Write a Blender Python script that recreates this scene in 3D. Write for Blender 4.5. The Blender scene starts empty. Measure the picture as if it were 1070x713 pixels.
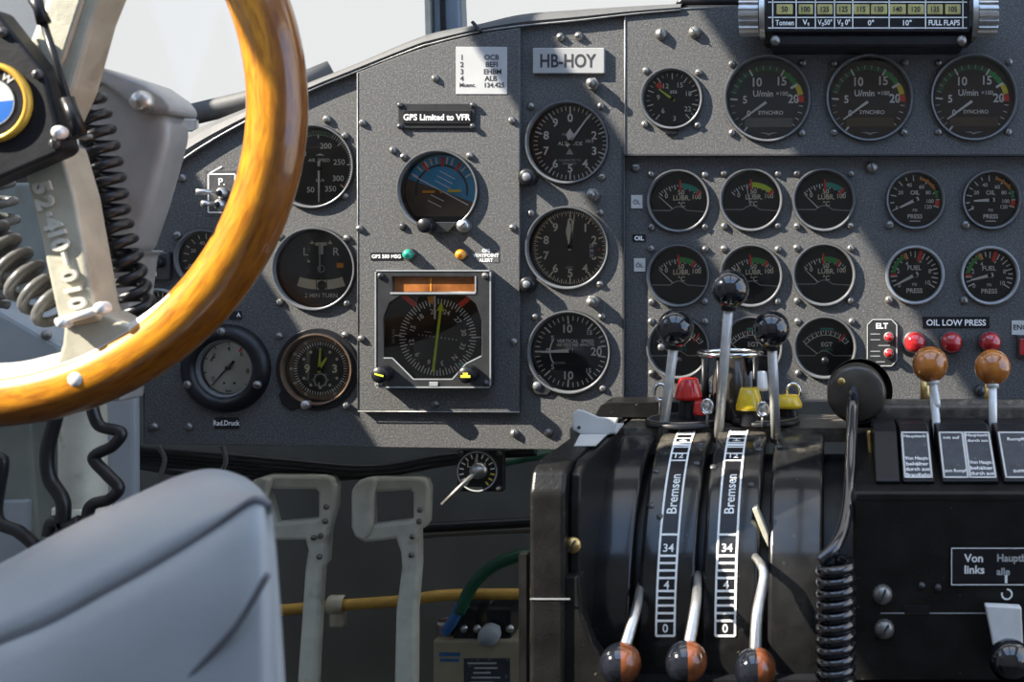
import bpy, bmesh, math, random
from mathutils import Matrix, Vector
random.seed(7)
C = bpy.context.scene.collection
PI = math.pi
R_ = math.radians
# ------------------------------------------------------------------ frame
D = 1.1            # eye to panel (m)
S = 0.0009         # metres per picture pixel on the panel plane
VX, VY = 865.0, 265.0   # foot of the perpendicular from the eye

def K(y): return (D + y) / D
def X(px, y=0.0): return (px - VX) * S * K(y)
def Z(py, y=0.0): return -(py - VY) * S * K(y)
def P(px, py, y=0.0): return Vector((X(px, y), y, Z(py, y)))
def L(n, y=0.0): return n * S * K(y)

# ------------------------------------------------------------------ materials
MATS = {}
def mat(name, col, rough=0.5, metal=0.0, var=0.06, scale=60.0, bump=0.0, bscale=400.0, coat=0.0, spec=0.5, emis=None, speck=None, dirt=None):
    m = bpy.data.materials.new(name); m.use_nodes = True
    nt = m.node_tree; b = nt.nodes['Principled BSDF']
    tc = nt.nodes.new('ShaderNodeTexCoord')
    n = nt.nodes.new('ShaderNodeTexNoise'); n.inputs['Scale'].default_value = scale; n.inputs['Detail'].default_value = 4
    nt.links.new(tc.outputs['Object'], n.inputs['Vector'])
    r = nt.nodes.new('ShaderNodeValToRGB')
    lo = [max(0, c * (1 - var * 2)) for c in col]; hi = [min(1, c * (1 + var * 2)) for c in col]
    r.color_ramp.elements[0].color = (*lo, 1); r.color_ramp.elements[1].color = (*hi, 1)
    r.color_ramp.elements[0].position = 0.3; r.color_ramp.elements[1].position = 0.7
    nt.links.new(n.outputs['Fac'], r.inputs['Fac'])
    out = r.outputs['Color']
    def overlay(out, sc, c2, lo_, hi_, amt):
        s = nt.nodes.new('ShaderNodeTexNoise'); s.inputs['Scale'].default_value = sc; s.inputs['Detail'].default_value = 5
        nt.links.new(tc.outputs['Object'], s.inputs['Vector'])
        mr = nt.nodes.new('ShaderNodeMapRange'); mr.inputs[1].default_value = lo_; mr.inputs[2].default_value = hi_; mr.inputs[4].default_value = amt
        nt.links.new(s.outputs['Fac'], mr.inputs[0])
        mx = nt.nodes.new('ShaderNodeMix'); mx.data_type = 'RGBA'
        nt.links.new(mr.outputs[0], mx.inputs[0]); nt.links.new(out, mx.inputs[6]); mx.inputs[7].default_value = (*c2, 1)
        return mx.outputs[2]
    if speck: out = overlay(out, *speck)
    if dirt: out = overlay(out, *dirt)
    nt.links.new(out, b.inputs['Base Color'])
    rr = nt.nodes.new('ShaderNodeMapRange'); rr.inputs[3].default_value = max(0.02, rough - 0.06); rr.inputs[4].default_value = min(1, rough + 0.06)
    nt.links.new(n.outputs['Fac'], rr.inputs[0]); nt.links.new(rr.outputs[0], b.inputs['Roughness'])
    b.inputs['Metallic'].default_value = metal
    b.inputs['Specular IOR Level'].default_value = spec
    b.inputs['Coat Weight'].default_value = coat; b.inputs['Coat Roughness'].default_value = 0.08
    if bump:
        n2 = nt.nodes.new('ShaderNodeTexNoise'); n2.inputs['Scale'].default_value = bscale; n2.inputs['Detail'].default_value = 3
        nt.links.new(tc.outputs['Object'], n2.inputs['Vector'])
        bp = nt.nodes.new('ShaderNodeBump'); bp.inputs['Strength'].default_value = bump; bp.inputs['Distance'].default_value = 0.001
        nt.links.new(n2.outputs['Fac'], bp.inputs['Height']); nt.links.new(bp.outputs['Normal'], b.inputs['Normal'])
    if emis:
        b.inputs['Emission Color'].default_value = (*emis[0], 1); b.inputs['Emission Strength'].default_value = emis[1]
    MATS[name] = m
    return m

PANEL = mat('crackle_paint', (0.068, 0.069, 0.070), 0.62, 0, 0.10, 300, 0.42, 800, speck=(640, (0.18, 0.171, 0.158), 0.48, 0.68, 0.8))
RIM = mat('coaming_paint', (0.095, 0.095, 0.094), 0.62, 0, 0.05, 120, 0.15, 300)
EDGE = mat('worn_edge', (0.34, 0.335, 0.32), 0.4, 0.4, 0.1, 200)
BLACK = mat('black_satin', (0.012, 0.012, 0.014), 0.35, 0, 0.1, 80, spec=0.35)
GLOSS = mat('black_gloss', (0.008, 0.009, 0.013), 0.08, 0, 0.1, 50, coat=1.0)
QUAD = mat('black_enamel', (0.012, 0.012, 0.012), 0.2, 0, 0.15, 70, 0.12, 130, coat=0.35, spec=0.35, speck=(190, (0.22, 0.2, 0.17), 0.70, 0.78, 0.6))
def worn_lit_crown(m, lo, hi, col):
    """sunlit brown put into the colour of the worn quadrant crowns, with a ragged edge"""
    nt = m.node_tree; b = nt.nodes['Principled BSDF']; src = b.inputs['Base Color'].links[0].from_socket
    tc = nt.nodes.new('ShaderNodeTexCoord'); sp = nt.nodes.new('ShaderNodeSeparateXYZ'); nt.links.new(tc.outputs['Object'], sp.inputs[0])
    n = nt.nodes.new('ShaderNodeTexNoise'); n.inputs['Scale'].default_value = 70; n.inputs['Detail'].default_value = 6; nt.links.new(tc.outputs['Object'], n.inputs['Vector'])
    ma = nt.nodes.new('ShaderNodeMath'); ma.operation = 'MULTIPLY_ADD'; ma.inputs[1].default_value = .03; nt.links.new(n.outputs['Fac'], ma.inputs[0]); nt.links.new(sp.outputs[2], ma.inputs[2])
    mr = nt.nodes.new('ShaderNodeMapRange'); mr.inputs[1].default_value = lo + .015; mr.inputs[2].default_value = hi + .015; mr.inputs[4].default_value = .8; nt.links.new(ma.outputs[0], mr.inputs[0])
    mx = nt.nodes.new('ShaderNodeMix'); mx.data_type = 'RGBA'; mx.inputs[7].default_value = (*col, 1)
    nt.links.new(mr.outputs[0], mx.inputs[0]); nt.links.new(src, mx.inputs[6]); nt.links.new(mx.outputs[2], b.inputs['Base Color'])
worn_lit_crown(QUAD, .7405, .7475, (0.10, 0.088, 0.07))  # worn crowns also carry the sunlit tone in their base colour
PEDTOP = mat('worn_lit_pedestal_top', (0.085, 0.075, 0.062), 0.4, 0, 0.25, 90, 0.25, 300, speck=(120, (0.22, 0.19, 0.15), 0.56, 0.7, 0.7))  # worn brown paint, lightened to include the sun on the upper pieces
PEDES = mat('pedestal_paint', (0.011, 0.0105, 0.010), 0.36, 0, 0.2, 50, 0.25, 420, speck=(150, (0.22, 0.2, 0.17), 0.69, 0.77, 0.6), spec=0.28)
DIAL = mat('dial_black', (0.010, 0.012, 0.014), 0.6, 0, 0.08, 80)
WINB = mat('dial_window_brown', (0.12, 0.082, 0.045), 0.6, 0, 0.08, 80)
DIALB = mat('dial_brown_and_reflection', (0.046, 0.030, 0.024), 0.6, 0, 0.08, 80)  # on the tachometers, a brown glass reflection put into the face colour
DIALG = mat('dial_grey', (0.040, 0.045, 0.052), 0.55, 0, 0.08, 80)
DIALW = mat('dial_white', (0.62, 0.66, 0.64), 0.5, 0, 0.04, 60)
WHITE = mat('marking_white', (0.90, 0.90, 0.87), 0.6, 0, 0.03, 80)
DIM = mat('marking_dim', (0.46, 0.47, 0.46), 0.6, 0, 0.03, 80)
CREAM = mat('marking_cream', (0.88, 0.82, 0.64), 0.6, 0, 0.03, 80)
RED = mat('marking_red', (0.92, 0.06, 0.035), 0.5, 0, 0.05, 80)
ORANGE = mat('marking_orange', (0.95, 0.36, 0.03), 0.5, 0, 0.05, 80)
YELLOW = mat('marking_yellow', (0.95, 0.72, 0.05), 0.5, 0, 0.05, 80)
GREEN = mat('marking_green', (0.05, 0.38, 0.08), 0.5, 0, 0.05, 80)
DGREEN = mat('marking_dim_green', (0.03, 0.13, 0.05), 0.5, 0, 0.05, 80)
TEAL = mat('marking_teal', (0.04, 0.40, 0.30), 0.5, 0, 0.05, 80)
LIME = mat('marking_lime', (0.75, 0.95, 0.06), 0.5, 0, 0.05, 80)
SKYB = mat('horizon_blue', (0.07, 0.40, 0.72), 0.5, 0, 0.08, 60)
EARTH = mat('horizon_brown', (0.14, 0.09, 0.06), 0.5, 0, 0.08, 60)
BLUEM = mat('badge_blue', (0.03, 0.15, 0.52), 0.3, 0, 0.03, 60, coat=0.6)
GOLD = mat('badge_gold', (0.75, 0.43, 0.06), 0.35, 0.3, 0.05, 60)
CHROME = mat('chrome', (0.72, 0.72, 0.72), 0.14, 1.0, 0.05, 60)
ALU = mat('turned_aluminium', (0.60, 0.59, 0.56), 0.36, 0.35, 0.06, 120)
STEEL = mat('brushed_steel', (0.56, 0.55, 0.53), 0.34, 0.9, 0.06, 120)
SCREWM = mat('screw_steel', (0.27, 0.26, 0.24), 0.42, 0.7, 0.1, 300)
SCREWD = mat('screw_blackened', (0.09, 0.09, 0.092), 0.4, 0.5, 0.1, 300)
BRASS = mat('brass', (0.62, 0.42, 0.16), 0.3, 0.9, 0.1, 200)
BEZL = mat('bezel_light_grey', (0.40, 0.42, 0.43), 0.35, 0.3, 0.05, 120)
BEZM = mat('bezel_worn_edge', (0.16, 0.165, 0.17), 0.3, 0.3, 0.06, 120)
BEZ = mat('bezel_black', (0.035, 0.036, 0.038), 0.3, 0.1, 0.08, 120, coat=0.3)
BEZI = mat('bezel_inner_grey', (0.21, 0.215, 0.22), 0.3, 0.35, 0.05, 120)
BEZBR = mat('bezel_bronze', (0.20, 0.13, 0.085), 0.3, 0.5, 0.08, 120)
CAST = mat('cast_metal_cream', (0.50, 0.475, 0.375), 0.45, 0.1, 0.08, 40, 0.25, 260, dirt=(30, (0.2, 0.16, 0.11), 0.58, 0.75, 0.7))
CASTW = mat('cast_metal_worn_highlight', (0.68, 0.66, 0.58), 0.4, 0.2, 0.06, 60)  # worn metal, paler to hold the highlights of the raised numbers
CASTG = mat('cast_metal_grey', (0.36, 0.36, 0.355), 0.35, 0.1, 0.08, 30, 0.15, 200, coat=0.2, dirt=(14, (0.24, 0.16, 0.10), 0.52, 0.70, 0.55))
BRIGHT = mat('polished_aluminium', (0.82, 0.82, 0.80), 0.35, 0.2, 0.04, 60)
GREYP = mat('grey_green_paint', (0.20, 0.215, 0.19), 0.5, 0, 0.08, 20, 0.1, 200, dirt=(18, (0.12, 0.07, 0.045), 0.6, 0.75, 0.6))
GREYB = mat('grey_blue_paint', (0.30, 0.33, 0.35), 0.5, 0, 0.05, 20, 0.1, 200)
OLIVE = mat('primer_olive_grey', (0.125, 0.12, 0.10), 0.6, 0, 0.08, 12, 0.1, 150)
PEDAL = mat('pedal_pale_paint', (0.62, 0.62, 0.52), 0.4, 0.05, 0.06, 50, 0.15, 200, dirt=(40, (0.25, 0.22, 0.14), 0.62, 0.75, 0.6))
RUBBER = mat('black_rubber', (0.016, 0.017, 0.02), 0.32, 0, 0.1, 80)
GREYCORD = mat('grey_cord', (0.14, 0.14, 0.135), 0.3, 0, 0.1, 80)
LEATHER = mat('grey_leather', (0.31, 0.35, 0.39), 0.42, 0, 0.05, 14, 0.12, 350)
PIPING = mat('seat_piping', (0.12, 0.13, 0.155), 0.45, 0, 0.05, 40)
YELPIPE = mat('ochre_pipe', (0.55, 0.33, 0.06), 0.4, 0, 0.08, 40)
GRNHOSE = mat('green_hose', (0.012, 0.085, 0.045), 0.4, 0, 0.1, 40)
BLUHOSE = mat('blue_cable', (0.03, 0.13, 0.32), 0.4, 0, 0.1, 40)
TANBOX = mat('tan_box', (0.34, 0.30, 0.20), 0.5, 0, 0.06, 30)
REGW = mat('engraved_plate_white', (0.35, 0.35, 0.34), 0.45, 0, 0.03, 40)
CARDW = mat('paper_card', (0.44, 0.44, 0.43), 0.6, 0, 0.03, 40)
HUBM = mat('hub_black', (0.008, 0.009, 0.013), 0.5, 0, 0.1, 60, 0.15, 300, spec=0.25)
PLATEW = mat('white_plate', (0.58, 0.575, 0.55), 0.45, 0, 0.03, 40)
INK = mat('ink_dark', (0.03, 0.03, 0.035), 0.6, 0, 0.05, 80)
REDK = mat('red_knob', (0.62, 0.02, 0.02), 0.2, 0, 0.06, 60, coat=0.6)
YELK = mat('yellow_knob', (0.85, 0.58, 0.02), 0.22, 0, 0.05, 60, coat=0.6)
WHTK = mat('white_knob', (0.72, 0.73, 0.74), 0.25, 0, 0.04, 60, coat=0.4)
AMBER = mat('amber_knob', (0.46, 0.15, 0.022), 0.16, 0, 0.2, 70, coat=1.0)
BROWNK = mat('brown_knob', (0.19, 0.055, 0.016), 0.2, 0, 0.25, 90, coat=0.8)
LAMPR = mat('red_lamp_lens', (0.42, 0.018, 0.022), 0.1, 0, 0.1, 60, coat=1.0)
LAMPG = mat('green_lamp_lens', (0.02, 0.34, 0.22), 0.12, 0, 0.1, 60, coat=1.0)
LAMPO = mat('orange_lamp_lens', (0.85, 0.30, 0.02), 0.12, 0, 0.1, 60, coat=1.0)
LCD = mat('amber_display', (0.30, 0.105, 0.03), 0.2, 0, 0.25, 40)
YWIN = mat('scale_window_yellow', (0.50, 0.44, 0.16), 0.4, 0, 0.08, 90)
BAKE = mat('bakelite_brown_black', (0.055, 0.045, 0.035), 0.3, 0.2, 0.2, 60, coat=0.3)
LABELB = mat('label_slate', (0.035, 0.043, 0.055), 0.35, 0, 0.15, 90, speck=(160, (0.3, 0.3, 0.3), 0.64, 0.72, 0.5))
WALLM = mat('cabin_lining', (0.52, 0.52, 0.52), 0.7, 0, 0.05, 8)
FLOORM = mat('floor_mat', (0.06, 0.06, 0.055), 0.8, 0, 0.1, 30)
HULL = mat('windscreen_frame_blue_grey', (0.16, 0.20, 0.24), 0.4, 0.2, 0.06, 40)

def wood_mat():
    m = bpy.data.materials.new('varnished_wood'); m.use_nodes = True
    nt = m.node_tree; b = nt.nodes['Principled BSDF']
    tc = nt.nodes.new('ShaderNodeTexCoord')
    # rings round the wheel: radius from the hub axis drives the grain
    sp = nt.nodes.new('ShaderNodeSeparateXYZ'); nt.links.new(tc.outputs['Object'], sp.inputs[0])
    at = nt.nodes.new('ShaderNodeMath'); at.operation = 'ARCTAN2'; nt.links.new(sp.outputs[0], at.inputs[0]); nt.links.new(sp.outputs[2], at.inputs[1])
    ln = nt.nodes.new('ShaderNodeVectorMath'); ln.operation = 'LENGTH'
    cb0 = nt.nodes.new('ShaderNodeCombineXYZ'); nt.links.new(sp.outputs[0], cb0.inputs[0]); nt.links.new(sp.outputs[2], cb0.inputs[2]); nt.links.new(cb0.outputs[0], ln.inputs[0])
    cb = nt.nodes.new('ShaderNodeCombineXYZ')
    ma = nt.nodes.new('ShaderNodeMath'); ma.operation = 'MULTIPLY'; ma.inputs[1].default_value = 0.035; nt.links.new(at.outputs[0], ma.inputs[0])
    nt.links.new(ma.outputs[0], cb.inputs[0]); nt.links.new(ln.outputs['Value'], cb.inputs[1]); nt.links.new(sp.outputs[1], cb.inputs[2])
    n = nt.nodes.new('ShaderNodeTexNoise'); n.inputs['Scale'].default_value = 330; n.inputs['Detail'].default_value = 5; n.inputs['Distortion'].default_value = 0.6
    nt.links.new(cb.outputs[0], n.inputs['Vector'])
    r = nt.nodes.new('ShaderNodeValToRGB')
    r.color_ramp.elements[0].color = (0.38, 0.12, 0.008, 1); r.color_ramp.elements[0].position = 0.30
    r.color_ramp.elements[1].color = (0.70, 0.285, 0.014, 1); r.color_ramp.elements[1].position = 0.62
    nt.links.new(n.outputs['Fac'], r.inputs['Fac'])
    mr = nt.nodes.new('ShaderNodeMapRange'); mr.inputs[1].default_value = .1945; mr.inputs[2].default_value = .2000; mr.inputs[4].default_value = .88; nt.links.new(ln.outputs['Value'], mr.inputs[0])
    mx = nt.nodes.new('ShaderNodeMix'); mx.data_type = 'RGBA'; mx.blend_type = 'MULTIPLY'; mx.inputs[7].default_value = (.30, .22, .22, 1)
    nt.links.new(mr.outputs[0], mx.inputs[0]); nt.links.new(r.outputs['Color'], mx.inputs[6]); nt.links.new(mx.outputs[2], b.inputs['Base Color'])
    b.inputs['Roughness'].default_value = 0.28; b.inputs['Coat Weight'].default_value = 0.9; b.inputs['Coat Roughness'].default_value = 0.07
    return m
WOOD = wood_mat()

def glass_mat(name, tint, gl=1.0):
    m = bpy.data.materials.new(name); m.use_nodes = True
    nt = m.node_tree; nt.nodes.remove(nt.nodes['Principled BSDF'])
    o = nt.nodes['Material Output']
    t = nt.nodes.new('ShaderNodeBsdfTransparent'); t.inputs[0].default_value = (*tint, 1)
    g = nt.nodes.new('ShaderNodeBsdfGlossy'); g.inputs['Roughness'].default_value = 0.03; g.inputs[0].default_value = (gl, gl, gl, 1)
    f = nt.nodes.new('ShaderNodeFresnel'); f.inputs['IOR'].default_value = 1.45
    x = nt.nodes.new('ShaderNodeMixShader')
    nt.links.new(f.outputs[0], x.inputs[0]); nt.links.new(t.outputs[0], x.inputs[1]); nt.links.new(g.outputs[0], x.inputs[2]); nt.links.new(x.outputs[0], o.inputs[0])
    return m
GLASS = glass_mat('instrument_glass', (0.97, 0.975, 0.975))
WGLASS = glass_mat('window_glass', (0.985, 0.99, 0.99), .3)

# ------------------------------------------------------------------ mesh builder
_TXT = {}
def text_mesh(s, bold=0.0):
    key = (s, bold)
    if key not in _TXT:
        cu = bpy.data.curves.new('t', 'FONT'); cu.body = s; cu.align_x = 'CENTER'; cu.align_y = 'CENTER'; cu.size = 1.0; cu.resolution_u = 3; cu.offset = bold
        o = bpy.data.objects.new('t', cu); C.objects.link(o)
        dg = bpy.context.evaluated_depsgraph_get()
        me = bpy.data.meshes.new_from_object(o.evaluated_get(dg))
        vs = [tuple(v.co) for v in me.vertices]; fs = [tuple(p.vertices) for p in me.polygons]
        if vs:
            cy = (max(v[1] for v in vs) + min(v[1] for v in vs)) / 2; cx = (max(v[0] for v in vs) + min(v[0] for v in vs)) / 2
            vs = [(v[0] - cx, v[1] - cy, 0) for v in vs]
        bpy.data.objects.remove(o); bpy.data.curves.remove(cu); bpy.data.meshes.remove(me)
        _TXT[key] = (vs, fs)
    return _TXT[key]

class MB:
    def __init__(s): s.v = []; s.f = []; s.m = []; s.sm = []; s.mats = []
    def mi(s, m):
        if m not in s.mats: s.mats.append(m)
        return s.mats.index(m)
    def add(s, vs, fs, m, smooth=False, M=None):
        o = len(s.v); i = s.mi(m)
        for v in vs:
            v = Vector(v); s.v.append(M @ v if M else v)
        for f in fs: s.f.append(tuple(o + k for k in f)); s.m.append(i); s.sm.append(smooth)
        return s
    def lathe(s, prof, m, c=(0, 0, 0), n=48, smooth=True, axis='Y', close=False):
        # profile of (radius, position along the axis)
        vs = []; fs = []
        for r, h in prof:
            for k in range(n):
                a = 2 * PI * k / n
                if axis == 'Y': vs.append((c[0] + r * math.sin(a), c[1] + h, c[2] + r * math.cos(a)))
                elif axis == 'Z': vs.append((c[0] + r * math.cos(a), c[1] + r * math.sin(a), c[2] + h))
                else: vs.append((c[0] + h, c[1] + r * math.cos(a), c[2] + r * math.sin(a)))
        for j in range(len(prof) - 1):
            for k in range(n):
                k2 = (k + 1) % n
                f = (j * n + k, (j + 1) * n + k, (j + 1) * n + k2, j * n + k2)
                if axis == 'Y': f = f[::-1]
                fs.append(f)
        return s.add(vs, fs, m, smooth)
    def disc(s, r, y, m, c=(0, 0), n=48):
        return s.add([(c[0] + r * math.sin(2 * PI * k / n), y, c[1] + r * math.cos(2 * PI * k / n)) for k in range(n)], [tuple(range(n))[::-1]], m)
    def arc(s, r0, r1, a0, a1, y, m, c=(0, 0)):
        n = max(2, int(abs(a1 - a0) / 4) + 1); vs = []; fs = []
        for k in range(n + 1):
            a = R_(a0 + (a1 - a0) * k / n)
            vs += [(c[0] + r0 * math.sin(a), y, c[1] + r0 * math.cos(a)), (c[0] + r1 * math.sin(a), y, c[1] + r1 * math.cos(a))]
        for k in range(n): fs.append((2 * k, 2 * k + 2, 2 * k + 3, 2 * k + 1))
        return s.add(vs, fs, m)
    def tick(s, a, r0, r1, w, y, m, c=(0, 0)):
        a = R_(a); d = Vector((math.sin(a), 0, math.cos(a))); p = Vector((math.cos(a), 0, -math.sin(a))) * w / 2
        o = Vector((c[0], y, c[1]))
        return s.add([o + d * r0 - p, o + d * r0 + p, o + d * r1 + p, o + d * r1 - p], [(0, 1, 2, 3)], m)
    def line(s, p, q, w, y, m):
        p = Vector((p[0], y, p[1])); q = Vector((q[0], y, q[1])); d = (q - p).normalized(); n = Vector((d.z, 0, -d.x)) * w / 2
        return s.add([p - n, p + n, q + n, q - n], [(0, 1, 2, 3)], m)
    def flat(s, pts, y, m):
        return s.add([(a, y, b) for a, b in pts], [tuple(range(len(pts)))], m)
    def text(s, t, x, z, h, y, m, rot=0, sx=1.0, bold=0.0):
        vs, fs = text_mesh(t, bold + .012); k = h / 0.7 * 1.04; ca, sa = math.cos(R_(rot)), math.sin(R_(rot))
        out = []
        for v in vs:
            a, b = v[0] * k * sx, v[1] * k
            out.append((x + a * ca + b * sa, y, z - a * sa + b * ca))
        return s.add(out, fs, m)
    def box(s, c, d, m, M=None):
        x, y, z = [k / 2 for k in d]
        vs = [(c[0] + i * x, c[1] + j * y, c[2] + k * z) for i in (-1, 1) for j in (-1, 1) for k in (-1, 1)]
        return s.add(vs, [(0, 1, 3, 2), (4, 6, 7, 5), (0, 4, 5, 1), (2, 3, 7, 6), (0, 2, 6, 4), (1, 5, 7, 3)], m, False, M)
    def bm(s, bm, m, smooth=False, M=None):
        bm.verts.index_update()
        return s.add([v.co.copy() for v in bm.verts], [tuple(v.index for v in f.verts) for f in bm.faces], m, smooth, M)
    def prism(s, pts, y0, y1, m, bev=0.0, seg=2, smooth=False, axis='Y'):
        # outline (a, b) pushed from y0 (near) to y1; axis 'X' pushes a (y, z) outline along x
        bm = bmesh.new(); n = len(pts)
        f = (lambda a, b, t: (a, t, b)) if axis == 'Y' else ((lambda a, b, t: (t, a, b)) if axis == 'X' else (lambda a, b, t: (a, b, t)))
        A = [bm.verts.new(f(a, b, y0)) for a, b in pts]; B = [bm.verts.new(f(a, b, y1)) for a, b in pts]
        bm.faces.new(A); bm.faces.new(B[::-1])
        for k in range(n): bm.faces.new((A[k], B[k], B[(k + 1) % n], A[(k + 1) % n]))
        bmesh.ops.recalc_face_normals(bm, faces=bm.faces)
        if bev:
            es = [e for e in bm.edges if e.calc_face_angle(0) > 0.35]
            bmesh.ops.bevel(bm, geom=es, offset=bev, segments=seg, affect='EDGES', profile=0.5, clamp_overlap=True)
        s.bm(bm, m, smooth); bm.free(); return s
    def rbox(s, c, d, m, bev=0.001, seg=2, M=None, smooth=False):
        bm = bmesh.new(); bmesh.ops.create_cube(bm, size=1.0)
        for v in bm.verts: v.co = Vector((v.co.x * d[0], v.co.y * d[1], v.co.z * d[2]))
        bmesh.ops.bevel(bm, geom=list(bm.edges), offset=bev, segments=seg, affect='EDGES', profile=0.5)
        T = Matrix.Translation(c) @ (M if M else Matrix.Identity(4))
        s.bm(bm, m, smooth, T); bm.free(); return s
    def sphere(s, c, r, m, sy=1.0, n=32):
        bm = bmesh.new(); bmesh.ops.create_uvsphere(bm, u_segments=n, v_segments=n // 2, radius=r)
        s.bm(bm, m, True, Matrix.Translation(c) @ Matrix.Diagonal((1, sy, 1, 1))); bm.free(); return s
    def tube(s, pts, r, m, n=12, caps=True, closed=False):
        pts = [Vector(p) for p in pts]; N = len(pts)
        rad = r if callable(r) else (lambda t: r)
        vs = []; fs = []; up = None
        for i, p in enumerate(pts):
            if closed: t = pts[(i + 1) % N] - pts[i - 1]
            else: t = pts[min(i + 1, N - 1)] - pts[max(i - 1, 0)]
            t.normalize()
            if up is None: up = Vector((0, 0, 1)) if abs(t.z) < 0.9 else Vector((1, 0, 0))
            u = (up - t * up.dot(t)).normalized(); up = u; w = t.cross(u)
            q = rad(i / max(1, N - 1))
            for k in range(n):
                a = 2 * PI * k / n; vs.append(p + (u * math.cos(a) + w * math.sin(a)) * q)
        for i in range(N if closed else N - 1):
            j = (i + 1) % N
            for k in range(n):
                k2 = (k + 1) % n; fs.append((i * n + k, i * n + k2, j * n + k2, j * n + k))
        if caps and not closed: fs += [tuple(range(n))[::-1], tuple((N - 1) * n + k for k in range(n))]
        return s.add(vs, fs, m, True)
    def build(s, name, parent=None, loc=None):
        me = bpy.data.meshes.new(name); me.from_pydata([tuple(v) for v in s.v], [], s.f)
        for m in s.mats: me.materials.append(m)
        for p, i, sm in zip(me.polygons, s.m, s.sm): p.material_index = i; p.use_smooth = sm
        me.update()
        o = bpy.data.objects.new(name, me); C.objects.link(o)
        if parent is not None: o.parent = parent
        if loc is not None: o.location = loc
        return o

def smooth_path(pts, n=8, closed=False):
    pts = [Vector(p) for p in pts]; out = []; N = len(pts)
    for i in range(N if closed else N - 1):
        if closed: a, b, c, d = pts[i - 1], pts[i], pts[(i + 1) % N], pts[(i + 2) % N]
        else: a, b, c, d = pts[max(i - 1, 0)], pts[i], pts[i + 1], pts[min(i + 2, N - 1)]
        for k in range(n):
            t = k / n
            out.append(0.5 * ((2 * b) + (c - a) * t + (2 * a - 5 * b + 4 * c - d) * t * t + (3 * b - a - 3 * c + d) * t ** 3))
    if not closed: out.append(pts[-1])
    return out

def helix(path, R, turns, per=16):
    path = [Vector(p) for p in path]; sp = smooth_path(path, 20)
    ln = [0.0]
    for i in range(1, len(sp)): ln.append(ln[-1] + (sp[i] - sp[i - 1]).length)
    out = []; n = int(turns * per); up = None; j = 0
    for i in range(n + 1):
        q = ln[-1] * i / n
        while j < len(sp) - 2 and ln[j + 1] < q: j += 1
        f = (q - ln[j]) / max(1e-9, ln[j + 1] - ln[j]); p = sp[j].lerp(sp[j + 1], f); t = (sp[j + 1] - sp[j]).normalized()
        if up is None: up = Vector((0, 1, 0))
        u = (up - t * up.dot(t)).normalized(); up = u; w = t.cross(u); a = 2 * PI * i / per
        out.append(p + (u * math.cos(a) + w * math.sin(a)) * (R(i / n) if callable(R) else R))
    return out

def tag(o, label=None, cat=None, group=None, kind=None):
    if label: o['label'] = label
    if cat: o['category'] = cat
    if group: o['group'] = group
    if kind: o['kind'] = kind
    return o
def thing(name, label, cat, loc=(0, 0, 0), group=None):
    o = bpy.data.objects.new(name, None); o.empty_display_size = 0.02; C.objects.link(o); o.location = loc
    return tag(o, label, cat, group)

# screws: one mesh each, shared by every copy
def screw_proto(m):
    a = MB(); a.lathe([(0.0036, 0.0003), (0.0036, -0.0012), (0.0030, -0.0026), (0.0018, -0.0034), (0.0, -0.0037)], m, n=14)
    a.box((0, -0.0033, 0), (0.0052, 0.0012, 0.0007), INK)
    o = a.build('screw'); me = o.data; bpy.data.objects.remove(o); return me
SCREW, SCREWB = screw_proto(SCREWM), screw_proto(SCREWD)
def screw(parent, x, y, z, k=1.0, dark=False):
    o = bpy.data.objects.new('screw', SCREWB if dark else SCREW); C.objects.link(o); o.parent = parent
    o.location = (x, y, z); o.rotation_euler = (0, random.uniform(0, PI), 0); o.scale = (k, k, k)
    return o

def plate(name, outer, holes, yf, th, m, parent=None, bev=0.0006):
    """flat plate in the panel plane: outline and round/polygon holes given as (x, z)."""
    cu = bpy.data.curves.new(name, 'CURVE'); cu.dimensions = '2D'; cu.fill_mode = 'BOTH'
    cu.extrude = th / 2 - bev; cu.bevel_depth = bev; cu.bevel_resolution = 1; cu.offset = -bev
    def poly(pts):
        sp = cu.splines.new('POLY'); sp.points.add(len(pts) - 1)
        for q, (a, b) in zip(sp.points, pts): q.co = (a, b, 0, 1)
        sp.use_cyclic_u = True
    poly(outer)
    for h in holes:
        if len(h) == 3 and not isinstance(h[0], tuple):
            poly([(h[0] + h[2] * math.cos(2 * PI * k / 56), h[1] + h[2] * math.sin(2 * PI * k / 56)) for k in range(56)])
        else: poly(h)
    o = bpy.data.objects.new(name + '_c', cu); C.objects.link(o)
    me = bpy.data.meshes.new_from_object(o.evaluated_get(bpy.context.evaluated_depsgraph_get()))
    bpy.data.objects.remove(o); bpy.data.curves.remove(cu)
    for v in me.vertices: v.co = Vector((v.co.x, yf + th / 2 - v.co.z, v.co.y))
    me.materials.clear(); me.materials.append(m)
    o = bpy.data.objects.new(name, me); C.objects.link(o)
    if parent is not None: o.parent = parent
    return o
def buildw(mb, name, root):
    o = mb.build(name, root); lv = root.location
    for v in o.data.vertices: v.co -= lv
    return o

# ------------------------------------------------------------------ instruments
DY = 0.0055        # dial plane behind the mounting face
MY = 0.0052        # printing on it
HOLES = {'base': [], 'nav': [], 'up': [], 'low': []}
PLY = {'base': 0.0, 'nav': -0.007, 'up': -0.003, 'low': 0.009}

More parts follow.
